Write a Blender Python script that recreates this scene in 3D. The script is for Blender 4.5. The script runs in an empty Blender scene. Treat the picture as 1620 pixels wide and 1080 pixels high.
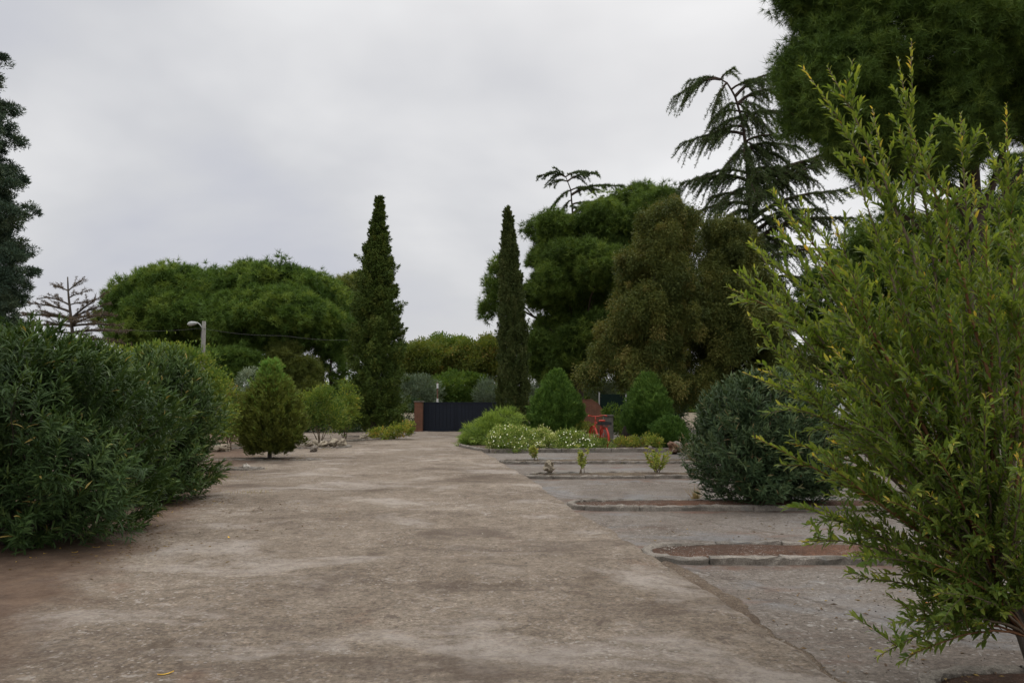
import bpy, bmesh, math
import numpy as np

S = bpy.context.scene
COL = S.collection
PI = math.pi
R = math.radians
rng = np.random.default_rng(11)

# ------------------------------------------------------------------ camera geometry (measured on the photograph)
H, FPX, CX, CY = 1.65, 1215.0, 810.0, 540.0
TH = math.atan(95.0 / FPX)


def ray(px, py):
    x, y = (px - CX) / FPX, (CY - py) / FPX
    c, s = math.cos(TH), math.sin(TH)
    return np.array([x, c - s * y, s + c * y])


def G(px, py, z=0.0):
    r = ray(px, py)
    return r * ((z - H) / r[2]) + np.array([0, 0, H])


def A(px, py, Y):
    r = ray(px, py)
    return r * (Y / r[1]) + np.array([0, 0, H])


def unit(v):
    v = np.asarray(v, float)
    return v / np.maximum(np.linalg.norm(v, axis=-1, keepdims=True), 1e-9)


def rnd_dir(n):
    return unit(rng.normal(size=(n, 3)))


# ------------------------------------------------------------------ mesh helpers
class MB:
    """collects vertices and faces of one mesh"""

    def __init__(s):
        s.V, s.L, s.S, s.M, s.T, s.n = [], [], [], [], [], 0

    def add(s, V, F, tone=0.5, m=0):
        V = np.asarray(V, np.float32).reshape(-1, 3)
        s.V.append(V)
        s.T.append(np.broadcast_to(np.asarray(tone, np.float32), (len(V),)))
        if isinstance(F, np.ndarray):
            s.L.append((F + s.n).ravel())
            s.S.append(np.full(len(F), F.shape[1]))
            s.M.append(np.full(len(F), m))
        else:
            for f in F:
                s.L.append(np.asarray(f) + s.n)
                s.S.append(np.array([len(f)]))
                s.M.append(np.array([m]))
        s.n += len(V)
        return s

    def tube(s, P, r, k=6, tone=0.5, m=0, cap=True, taper=None):
        P = np.asarray(P, float)
        n = len(P)
        r = np.broadcast_to(np.asarray(r, float), (n,))
        T = unit(np.gradient(P, axis=0))
        ref = np.array([0, 0, 1.0]) if abs(T[:, 2]).mean() < 0.8 else np.array([1.0, 0, 0])
        U = unit(np.cross(T, ref))
        W = np.cross(T, U)
        a = np.arange(k) * 2 * PI / k
        V = P[:, None] + r[:, None, None] * (U[:, None] * np.cos(a)[None, :, None] + W[:, None] * np.sin(a)[None, :, None])
        i, j = np.meshgrid(np.arange(n - 1), np.arange(k), indexing='ij')
        q = np.stack([i * k + j, i * k + (j + 1) % k, (i + 1) * k + (j + 1) % k, (i + 1) * k + j], -1).reshape(-1, 4)
        s.add(V.reshape(-1, 3), q, tone, m)
        if cap:
            s.L.append(np.arange(k)[::-1] + s.n - n * k); s.S.append(np.array([k])); s.M.append(np.array([m]))
            s.L.append(np.arange(k) + s.n - k); s.S.append(np.array([k])); s.M.append(np.array([m]))
        return s

    def box(s, c, d, m=0, rz=0.0, bev=0.0):
        c = np.asarray(c, float); d = np.asarray(d, float) / 2
        b = min(bev, d.min() * 0.9)
        if b <= 0:
            V = np.array([[x, y, z] for z in (-1, 1) for y in (-1, 1) for x in (-1, 1)], float) * d
            F = [(0, 2, 3, 1), (4, 5, 7, 6), (0, 1, 5, 4), (2, 6, 7, 3), (0, 4, 6, 2), (1, 3, 7, 5)]
        else:
            bm = bmesh.new(); bmesh.ops.create_cube(bm, size=2)
            for v in bm.verts: v.co = (v.co.x * d[0], v.co.y * d[1], v.co.z * d[2])
            bmesh.ops.bevel(bm, geom=list(bm.edges), offset=b, segments=2, affect='EDGES')
            V = np.array([v.co[:] for v in bm.verts]); F = [[v.index for v in f.verts] for f in bm.faces]; bm.free()
        co, si = math.cos(rz), math.sin(rz)
        V = V @ np.array([[co, si, 0], [-si, co, 0], [0, 0, 1]])
        return s.add(V + c, F, 0.5, m)

    def build(s, name, mat, parent=None, base=None, smooth=False, label=None):
        me = bpy.data.meshes.new(name)
        V = np.concatenate(s.V).astype(np.float32)
        if base is not None:
            V = V - np.asarray(base, np.float32)
        Lp = np.concatenate(s.L).astype(np.int32); Sz = np.concatenate(s.S).astype(np.int32)
        me.vertices.add(len(V)); me.vertices.foreach_set('co', V.ravel())
        me.loops.add(len(Lp)); me.loops.foreach_set('vertex_index', Lp)
        me.polygons.add(len(Sz)); me.polygons.foreach_set('loop_start', np.concatenate([[0], np.cumsum(Sz)[:-1]]).astype(np.int32))
        if isinstance(mat, (list, tuple)):
            for x in mat: me.materials.append(x)
            me.polygons.foreach_set('material_index', np.concatenate(s.M).astype(np.int32))
        else:
            me.materials.append(mat)
        me.update(calc_edges=True)
        at = me.attributes.new('tone', 'FLOAT', 'POINT')
        at.data.foreach_set('value', np.concatenate(s.T).astype(np.float32))
        me.polygons.foreach_set('use_smooth', np.full(len(Sz), smooth))
        o = bpy.data.objects.new(name, me); COL.objects.link(o)
        if parent is not None: o.parent = parent
        if label: o['label'] = label
        return o


def tag(o, label=None, cat=None, group=None, kind=None):
    if label: o['label'] = label
    if cat: o['category'] = cat
    if group: o['group'] = group
    if kind: o['kind'] = kind
    return o


def thing(name, label, cat, loc=(0, 0, 0), rz=0.0, group=None):
    o = bpy.data.objects.new(name, None); COL.objects.link(o)
    o.empty_display_size = 0.2
    o.location = loc; o.rotation_euler = (0, 0, rz)
    return tag(o, label, cat, group)


def copy_thing(o, parent=None):
    c = o.copy(); COL.objects.link(c)
    if parent is not None: c.parent = parent
    for ch in list(o.children): copy_thing(ch, c)
    return c


# value noise
_lat = np.random.default_rng(5).random((256, 256))


def vnoise(x, y):
    xi, yi = np.floor(x).astype(int), np.floor(y).astype(int)
    fx, fy = x - xi, y - yi
    fx, fy = fx * fx * (3 - 2 * fx), fy * fy * (3 - 2 * fy)
    g = lambda a, b: _lat[a % 256, b % 256]
    return (g(xi, yi) * (1 - fx) + g(xi + 1, yi) * fx) * (1 - fy) + (g(xi, yi + 1) * (1 - fx) + g(xi + 1, yi + 1) * fx) * fy


def fbm(x, y, o=4):
    t, a, w = 0, 0.5, 0
    for i in range(o):
        t = t + a * vnoise(x * 2 ** i + 17 * i, y * 2 ** i + 31 * i); w += a; a *= 0.5
    return t / w


# ------------------------------------------------------------------ foliage helpers
def leaves(mb, P, D, L, W, tone, shape='tri', N=None, curl=0.15, fold=0.25):
    n = len(P)
    if n == 0: return
    D = unit(D)
    if N is None: N = rnd_dir(n)
    sd = unit(np.cross(D, N))
    up = np.cross(sd, D)
    L = np.broadcast_to(np.asarray(L, float), (n,))[:, None]
    W = np.broadcast_to(np.asarray(W, float), (n,))[:, None] * 0.5
    tone = np.broadcast_to(np.asarray(tone, float), (n,))
    if shape == 'tri':
        V = np.stack([P - sd * W, P + sd * W, P + D * L], 1)
        F = np.arange(n * 3).reshape(n, 3)
        k = 3
    elif shape == 'dia':
        V = np.stack([P, P + D * L * 0.45 + sd * W + up * W * fold, P + D * L - up * L * curl, P + D * L * 0.45 - sd * W + up * W * fold], 1)
        F = np.arange(n * 4).reshape(n, 4)
        k = 4
    else:
        m1 = P + D * L * 0.33 + up * L * curl * 0.15
        m2 = P + D * L * 0.7 - up * L * curl * 0.25
        tp = P + D * L - up * L * curl
        f = up * W * fold
        V = np.stack([P, m1 - sd * W + f, m1, m1 + sd * W + f, m2 - sd * W * 0.8 + f, m2, m2 + sd * W * 0.8 + f, tp], 1)
        b = np.arange(n)[:, None, None] * 8
        t = np.array([[0, 1, 2], [0, 2, 3], [1, 4, 5], [1, 5, 2], [2, 5, 6], [2, 6, 3], [4, 7, 5], [5, 7, 6]])
        F = (b + t[None]).reshape(-1, 3)
        k = 8
    mb.add(V.reshape(-1, 3), F, np.repeat(tone, k))


def B(px, py, Y, rx, rz, ry=None):
    c = A(px, py, Y)
    k = Y / FPX
    return (*c, rx * k, (ry if ry is not None else rx) * k, rz * k)


def cloud(mb, blobs, dens=3.0, cr=0.5, nl=100, L=0.2, W=0.02, shape='tri', up=0.3, out=1.0, rnd=0.7, flat=0.8,
          shell=(0.72, 1.05), tone=(0.0, 1.0), droop=0.0, leafn=0.25, sq=1.0, rad_w=0.7, fill=0.0, tuft=0.0, fan=0):
    """foliage spread in clumps over the surfaces of ellipsoids"""
    if fill > 0:
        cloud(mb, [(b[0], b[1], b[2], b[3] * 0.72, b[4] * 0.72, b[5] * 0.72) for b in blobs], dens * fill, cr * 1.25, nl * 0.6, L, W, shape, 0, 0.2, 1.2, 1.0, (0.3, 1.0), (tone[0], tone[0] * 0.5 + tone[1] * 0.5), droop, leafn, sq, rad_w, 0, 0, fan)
    if tuft > 0:
        cloud(mb, blobs, dens * tuft, cr * 0.42, nl * 0.24, L, W, shape, up + 0.3, out, rnd * 0.8, 0.9, (0.98, 1.24), tone, droop, leafn, 1.0, rad_w, 0, 0, fan)
    Bm = np.array(blobs, float)
    for i, (cx, cy, cz, rx, ry, rz) in enumerate(blobs):
        area = 4 * PI * ((rx * ry) ** 1.6 / 3 + (rx * rz) ** 1.6 / 3 + (ry * rz) ** 1.6 / 3) ** (1 / 1.6)
        n = max(6, int(dens * area))
        u = rnd_dir(n)
        rad = rng.uniform(shell[0], shell[1], n) ** sq
        C = np.array([cx, cy, cz]) + u * np.array([rx, ry, rz]) * rad[:, None]
        keep = np.ones(n, bool)
        for j in range(len(blobs)):
            if j != i:
                q = np.linalg.norm((C - Bm[j, :3]) / Bm[j, 3:], axis=1)
                keep &= (q > 0.62) | (rng.random(n) < 0.12)
        keep &= C[:, 2] > 0.02
        C, u = C[keep], u[keep]
        n = len(C)
        if n == 0: continue
        O = unit(u / np.array([rx, ry, rz]))
        m = rng.poisson(nl * rng.uniform(0.5, 1.4, n))
        idx = np.repeat(np.arange(n), m)
        k = len(idx)
        csz = cr * rng.uniform(0.55, 1.45, n)
        q = rnd_dir(k) * (rng.random(k) ** 0.45)[:, None]
        q[:, 2] *= flat
        P = C[idx] + q * csz[idx][:, None]
        P[:, 2] -= droop * csz[idx] * rng.random(k) * 1.5
        D = O[idx] * out + q * rad_w + rnd_dir(k) * rnd + np.array([0, 0, up - droop])
        ct = rng.uniform(tone[0], tone[1], n)
        t = np.clip(ct[idx] + rng.normal(0, leafn, k), 0, 1)
        if fan:
            # needles in little shaving-brush tufts at the twig ends
            ax = unit(O[idx] * 0.5 + q * 0.8 + rnd_dir(k) * 0.5 + np.array([0, 0, up]))
            t = np.repeat(t, fan); P = np.repeat(P, fan, 0); k = k * fan
            D = np.repeat(ax, fan, 0) * 0.75 + rnd_dir(k)
            t = np.clip(t + rng.normal(0, 0.05, k), 0, 1)
        g = P[:, 2] > 0.01
        leaves(mb, P[g], D[g], (L * rng.uniform(0.6, 1.3, k))[g], (W * rng.uniform(0.7, 1.3, k))[g], t[g], shape)
    return mb


def boughs(Y, rows, n, r0, r1, seed, asp=0.75):
    """a crown as many separate boughs inside the widths given per height: rows of (py, left px, right px)"""
    r = np.random.default_rng(seed)
    ys, l, q = np.array(rows, float).T
    out = []
    for i in range(n):
        py = ys[0] + (ys[-1] - ys[0]) * ((i + r.random()) / n)
        a, b = np.interp(py, ys, l), np.interp(py, ys, q)
        rp = r.uniform(r0, r1)
        half = max((b - a) / 2 - rp * 0.7, 2)
        an = r.uniform(0, 2 * PI); rd = r.random() ** 0.35
        out.append(B((a + b) / 2 + half * rd * math.cos(an), py, Y + half * rd * math.sin(an) * Y / FPX, rp * r.uniform(0.8, 1.25), rp * asp * r.uniform(0.75, 1.2), rp))
    return out


def sprigs(blobs, n, r0, r1, seed, zmin=-0.2, push=1.08):
    """small stray boughs standing out of the crown's outline"""
    r = np.random.default_rng(seed)
    Bm = np.array(blobs, float); out = []
    tries = 0
    while len(out) < n and tries < n * 40:
        tries += 1
        b = Bm[r.integers(len(Bm))]
        u = unit(r.normal(size=3))
        if u[2] < zmin: continue
        rr = r.uniform(r0, r1)
        p = b[:3] + u * b[3:] * push
        q = np.linalg.norm((p - Bm[:, :3]) / Bm[:, 3:], axis=1)
        if (q < 0.97).any(): continue
        out.append((*p, rr * r.uniform(0.7, 1.4), rr * r.uniform(0.7, 1.4), rr * r.uniform(0.5, 1.1)))
    return list(blobs) + out


def bent(p, q, n=8, sag=0.0, wob=0.05, r=None):
    """a slightly crooked line from p to q"""
    r = r or rng
    p, q = np.asarray(p, float), np.asarray(q, float)
    t = np.linspace(0, 1, n)[:, None]
    P = p + (q - p) * t
    ln = np.linalg.norm(q - p)
    w = r.normal(size=(n, 3)) * wob * ln / 4
    w = np.cumsum(w, 0) * np.sin(PI * t)
    P = P + w
    P[:, 2] += -sag * ln * np.sin(PI * t[:, 0])
    return P


def limbs(mb, base, top, r0, r1, targets, k=8, rr=0.35, wob=0.04, start=0.35):
    """trunk with limbs that reach the given points"""
    P = bent(base, top, 10, 0, wob)
    rad = r0 + (r1 - r0) * np.linspace(0, 1, 10) ** 0.8
    rad[0] *= 1.35
    mb.tube(P, rad, k)
    for t in targets:
        t = np.asarray(t, float)
        f = float(np.clip((t[2] - base[2]) / max(top[2] - base[2], 0.1) * rng.uniform(0.55, 0.8), start, 0.97))
        i = f * 9
        a = int(i)
        s = P[a] + (P[min(a + 1, 9)] - P[a]) * (i - a)
        ri = (r0 + (r1 - r0) * f) * rr * rng.uniform(0.7, 1.2)
        Q = bent(s, t, 7, 0.08, 0.1)
        mb.tube(Q, np.linspace(ri, ri * 0.25, 7), max(5, k - 3))
        for _ in range(3):
            q0 = Q[rng.integers(3, 6)]
            q1 = q0 + (t - s) * rng.uniform(0.15, 0.35) + rng.normal(size=3) * np.linalg.norm(t - s) * 0.07
            mb.tube(bent(q0, q1, 4, 0, 0.1), np.linspace(ri * 0.35, ri * 0.1, 4), 4)


# ------------------------------------------------------------------ materials
def nodes(name):
    m = bpy.data.materials.new(name); m.use_nodes = True
    nt = m.node_tree; nt.nodes.clear()
    return m, nt


def N(nt, t, **kw):
    n = nt.nodes.new(t)
    for k, v in kw.items(): setattr(n, k, v)
    return n


def ramp(nt, fac, stops, interp='LINEAR'):
    r = N(nt, 'ShaderNodeValToRGB'); r.color_ramp.interpolation = interp
    e = r.color_ramp.elements
    while len(e) < len(stops): e.new(0.5)
    for el, (p, c) in zip(e, stops):
        el.position = p; el.color = (*c, 1) if len(c) == 3 else c
    nt.links.new(fac, r.inputs[0])
    return r.outputs[0]


def noise(nt, vec, scale, detail=4, rough=0.55, dist=0.0):
    n = N(nt, 'ShaderNodeTexNoise')
    n.inputs['Scale'].default_value = scale; n.inputs['Detail'].default_value = detail
    n.inputs['Roughness'].default_value = rough; n.inputs['Distortion'].default_value = dist
    if vec is not None: nt.links.new(vec, n.inputs['Vector'])
    return n.outputs['Fac']


def mix(nt, fac, a, b, mode='MIX'):
    m = N(nt, 'ShaderNodeMix', data_type='RGBA', blend_type=mode)
    for s, v in ((0, fac), (6, a), (7, b)):
        if hasattr(v, 'is_output'): nt.links.new(v, m.inputs[s])
        elif s == 0: m.inputs[s].default_value = v
        else: m.inputs[s].default_value = (*v, 1)
    return m.outputs[2]


def mth(nt, op, a, b=0.0, clamp=False):
    m = N(nt, 'ShaderNodeMath', operation=op, use_clamp=clamp)
    for i, v in enumerate((a, b)):
        if hasattr(v, 'is_output'): nt.links.new(v, m.inputs[i])
        else: m.inputs[i].default_value = v
    return m.outputs[0]


def finish(nt, col, rough=0.8, spec=0.3, bump=None, bs=0.3, bd=0.02, metal=0.0):
    p = N(nt, 'ShaderNodeBsdfPrincipled'); o = N(nt, 'ShaderNodeOutputMaterial')
    if hasattr(col, 'is_output'): nt.links.new(col, p.inputs['Base Color'])
    else: p.inputs['Base Color'].default_value = (*col, 1)
    if hasattr(rough, 'is_output'): nt.links.new(rough, p.inputs['Roughness'])
    else: p.inputs['Roughness'].default_value = rough
    p.inputs['Specular IOR Level'].default_value = spec; p.inputs['Metallic'].default_value = metal
    if bump is not None:
        b = N(nt, 'ShaderNodeBump'); b.inputs['Strength'].default_value = bs; b.inputs['Distance'].default_value = bd
        nt.links.new(bump, b.inputs['Height']); nt.links.new(b.outputs[0], p.inputs['Normal'])
    nt.links.new(p.outputs[0], o.inputs[0])
    return p, o


def leafmat(name, stops, trans=0.25, rough=0.6, spec=0.12, gain=1.62):
    m, nt = nodes(name)
    at = N(nt, 'ShaderNodeAttribute', attribute_name='tone')
    c = ramp(nt, at.outputs['Fac'], [(p_, (q_[0] * gain, q_[1] * gain, max(q_[2], 0.21 * q_[1]) * gain)) for p_, q_ in stops])
    p = N(nt, 'ShaderNodeBsdfPrincipled'); nt.links.new(c, p.inputs['Base Color'])
    p.inputs['Roughness'].default_value = rough; p.inputs['Specular IOR Level'].default_value = spec
    o = N(nt, 'ShaderNodeOutputMaterial')
    if trans > 0:
        t = N(nt, 'ShaderNodeBsdfTranslucent')
        nt.links.new(mix(nt, 1.0, c, (1.5, 1.4, 0.6), 'MULTIPLY'), t.inputs[0])
        x = N(nt, 'ShaderNodeMixShader'); x.inputs[0].default_value = trans
        nt.links.new(p.outputs[0], x.inputs[1]); nt.links.new(t.outputs[0], x.inputs[2])
        nt.links.new(x.outputs[0], o.inputs[0])
    else:
        nt.links.new(p.outputs[0], o.inputs[0])
    return m


def barkmat(name, a, b, scale=8):
    m, nt = nodes(name)
    tc = N(nt, 'ShaderNodeTexCoord'); mp = N(nt, 'ShaderNodeMapping'); mp.inputs['Scale'].default_value = (1, 1, 0.25)
    nt.links.new(tc.outputs['Object'], mp.inputs[0])
    n = noise(nt, mp.outputs[0], scale, 6, 0.7, 0.4)
    finish(nt, ramp(nt, n, [(0.3, a), (0.7, b)]), 0.9, 0.15, n, 0.8, 0.03)
    return m


def plain(name, a, b=None, scale=6.0, rough=0.5, spec=0.4, metal=0.0, bs=0.1):
    m, nt = nodes(name)
    b = b or tuple(x * 0.75 for x in a)
    tc = N(nt, 'ShaderNodeTexCoord')
    n = noise(nt, tc.outputs['Object'], scale, 5, 0.6)
    finish(nt, ramp(nt, n, [(0.3, b), (0.65, a)]), rough, spec, n, bs, 0.01, metal)
    return m


M = {}
M['oleander'] = leafmat('oleander_leaf', [(0, (0.026, 0.052, 0.017)), (0.5, (0.052, 0.094, 0.027)), (0.85, (0.108, 0.158, 0.046)), (0.97, (0.19, 0.22, 0.07)), (1, (0.34, 0.26, 0.08))], 0.15, 0.5, 0.18, 1.0)
M['oleander_dark'] = leafmat('dark_oleander_leaf', [(0, (0.024, 0.046, 0.020)), (0.5, (0.048, 0.082, 0.034)), (0.9, (0.115, 0.16, 0.07)), (1, (0.22, 0.16, 0.08))], 0.12, 0.5, 0.18, 1.0)
M['shrub'] = leafmat('willowy_leaf', [(0, (0.048, 0.090, 0.013)), (0.4, (0.106, 0.158, 0.016)), (0.75, (0.185, 0.232, 0.022)), (0.93, (0.31, 0.32, 0.04)), (1, (0.46, 0.31, 0.05))], 0.45, 0.45, 0.2, 1.15)
M['pine'] = leafmat('pine_needle', [(0, (0.033, 0.056, 0.013)), (0.6, (0.065, 0.104, 0.020)), (1, (0.106, 0.146, 0.028))], 0.2)
M['pine_far'] = leafmat('far_pine_needle', [(0, (0.032, 0.059, 0.013)), (0.5, (0.064, 0.108, 0.020)), (1, (0.110, 0.150, 0.028))], 0.2)
M['pine_yellow'] = leafmat('yellowish_pine_needle', [(0, (0.060, 0.080, 0.020)), (1, (0.130, 0.140, 0.036))], 0.2)
M['pine_dark'] = leafmat('dark_pine_needle', [(0, (0.026, 0.047, 0.010)), (0.6, (0.054, 0.090, 0.016)), (1, (0.094, 0.132, 0.022))], 0.15)
M['cypress'] = leafmat('cypress_spray', [(0, (0.030, 0.050, 0.012)), (0.6, (0.058, 0.085, 0.018)), (1, (0.115, 0.128, 0.030))], 0.1)
M['cypress_dull'] = leafmat('dull_cypress_spray', [(0, (0.030, 0.044, 0.014)), (0.6, (0.054, 0.070, 0.022)), (1, (0.085, 0.090, 0.034))], 0.1)
M['cypress_blue'] = leafmat('bluish_conifer_spray', [(0, (0.018, 0.032, 0.022)), (0.6, (0.034, 0.055, 0.036)), (1, (0.060, 0.080, 0.045))], 0.08)
M['olive'] = leafmat('olive_brown_spray', [(0, (0.034, 0.046, 0.013)), (0.45, (0.063, 0.076, 0.019)), (0.8, (0.098, 0.101, 0.026)), (1, (0.130, 0.108, 0.034))], 0.15)
M['olive_dark'] = leafmat('dark_olive_spray', [(0, (0.026, 0.034, 0.010)), (0.5, (0.052, 0.060, 0.016)), (1, (0.10, 0.085, 0.026))], 0.12)
M['cedar'] = leafmat('cedar_needle', [(0, (0.026, 0.044, 0.016)), (0.6, (0.050, 0.072, 0.026)), (1, (0.085, 0.098, 0.034))], 0.1)
M['dead'] = leafmat('dry_twig', [(0, (0.045, 0.034, 0.027)), (0.6, (0.082, 0.060, 0.045)), (1, (0.10, 0.085, 0.050))], 0.1)
M['decid'] = leafmat('deciduous_leaf', [(0, (0.042, 0.066, 0.016)), (0.5, (0.078, 0.102, 0.022)), (0.9, (0.115, 0.122, 0.030)), (1, (0.18, 0.12, 0.04))], 0.3)
M['decid_green'] = leafmat('green_leaf', [(0, (0.040, 0.075, 0.016)), (0.6, (0.080, 0.120, 0.026)), (1, (0.14, 0.16, 0.035))], 0.3)
M['silver'] = leafmat('silver_leaf', [(0, (0.065, 0.090, 0.055)), (0.6, (0.115, 0.145, 0.10)), (1, (0.18, 0.21, 0.155))], 0.1)
M['yellowgreen'] = leafmat('yellow_green_leaf', [(0, (0.070, 0.105, 0.016)), (0.5, (0.13, 0.17, 0.025)), (0.9, (0.22, 0.22, 0.04)), (1, (0.30, 0.20, 0.05))], 0.3)
M['thuja_gold'] = leafmat('gold_thuja_spray', [(0, (0.046, 0.060, 0.014)), (0.45, (0.080, 0.092, 0.018)), (0.7, (0.105, 0.140, 0.020)), (1, (0.100, 0.185, 0.024))], 0.15)
M['thuja'] = leafmat('thuja_spray', [(0, (0.034, 0.070, 0.012)), (0.6, (0.070, 0.125, 0.018)), (1, (0.13, 0.20, 0.03))], 0.15)
M['juniper'] = leafmat('juniper_spray', [(0, (0.060, 0.100, 0.014)), (0.6, (0.13, 0.185, 0.024)), (1, (0.21, 0.27, 0.05))], 0.15)
M['bedleaf'] = leafmat('variegated_leaf', [(0, (0.065, 0.11, 0.022)), (0.5, (0.14, 0.19, 0.05)), (0.85, (0.26, 0.28, 0.10)), (1, (0.42, 0.42, 0.24))], 0.25)
M['white_flower'] = leafmat('white_petal', [(0, (0.55, 0.55, 0.48)), (1, (0.85, 0.85, 0.80))], 0.2)
M['red_flower'] = leafmat('red_petal', [(0, (0.55, 0.05, 0.02)), (1, (0.75, 0.10, 0.03))], 0.2)
M['hedge'] = leafmat('hedge_leaf', [(0, (0.020, 0.040, 0.020)), (0.6, (0.040, 0.070, 0.030)), (1, (0.070, 0.110, 0.045))], 0.1)
M['drygrass'] = leafmat('dry_grass_blade', [(0, (0.16, 0.11, 0.06)), (0.6, (0.26, 0.19, 0.10)), (1, (0.16, 0.18, 0.05))], 0.2)
M['fallen'] = leafmat('fallen_leaf', [(0, (0.38, 0.24, 0.05)), (1, (0.55, 0.38, 0.06))], 0.2)
M['orange_leaf'] = leafmat('orange_fallen_leaf', [(0, (0.62, 0.24, 0.04)), (1, (0.62, 0.24, 0.04))], 0.2)
M['bark'] = barkmat('pine_bark', (0.030, 0.022, 0.018), (0.095, 0.070, 0.055))
M['bark_grey'] = barkmat('grey_bark', (0.040, 0.034, 0.028), (0.115, 0.098, 0.082))
M['bark_twig'] = barkmat('shrub_stem_bark', (0.10, 0.075, 0.05), (0.22, 0.17, 0.12), 25)
M['bark_red'] = barkmat('reddish_stem_bark', (0.13, 0.06, 0.03), (0.25, 0.13, 0.07), 25)
M['gate'] = plain('navy_painted_steel', (0.009, 0.014, 0.026), (0.007, 0.010, 0.019), 3, 0.55, 0.3)
M['white_paint'] = plain('white_paint', (0.78, 0.78, 0.76), (0.62, 0.62, 0.60), 4, 0.4)
M['red_paint'] = plain('red_paint', (0.50, 0.045, 0.025), (0.36, 0.035, 0.02), 9, 0.45)
M['black'] = plain('black_plastic', (0.02, 0.02, 0.02), None, 8, 0.5)
M['rubber'] = plain('tyre_rubber', (0.03, 0.03, 0.03), None, 8, 0.8)
M['concrete_post'] = plain('pole_concrete', (0.20, 0.192, 0.172), (0.14, 0.134, 0.12), 5, 0.85, 0.2)
M['lamp_metal'] = plain('lamp_metal', (0.42, 0.43, 0.42), (0.32, 0.33, 0.33), 6, 0.5)
M['glass'] = plain('dark_glass', (0.03, 0.035, 0.045), None, 2, 0.08, 0.6)
M['blueglass'] = plain('bluish_glass', (0.10, 0.13, 0.20), None, 2, 0.1, 0.6)
M['cable'] = plain('cable_sheath', (0.06, 0.06, 0.06), None, 6, 0.7)


def m_brick():
    m, nt = nodes('red_brickwork')
    tc = N(nt, 'ShaderNodeTexCoord')
    mp = N(nt, 'ShaderNodeMapping'); mp.inputs['Rotation'].default_value = (R(90), 0, 0)
    nt.links.new(tc.outputs['Object'], mp.inputs[0])
    b = N(nt, 'ShaderNodeTexBrick'); nt.links.new(mp.outputs[0], b.inputs['Vector'])
    b.inputs['Color1'].default_value = (0.19, 0.080, 0.050, 1); b.inputs['Color2'].default_value = (0.14, 0.062, 0.042, 1)
    b.inputs['Mortar'].default_value = (0.24, 0.18, 0.14, 1); b.inputs['Scale'].default_value = 1.0
    b.inputs['Brick Width'].default_value = 0.25; b.inputs['Row Height'].default_value = 0.07; b.inputs['Mortar Size'].default_value = 0.006
    n = noise(nt, tc.outputs['Object'], 3, 5, 0.65)
    c = mix(nt, 0.55, b.outputs['Color'], ramp(nt, n, [(0.3, (0.09, 0.055, 0.035)), (0.7, (0.25, 0.11, 0.07))]))
    finish(nt, c, 0.9, 0.2, b.outputs['Fac'], 0.3, 0.006)
    return m


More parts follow.
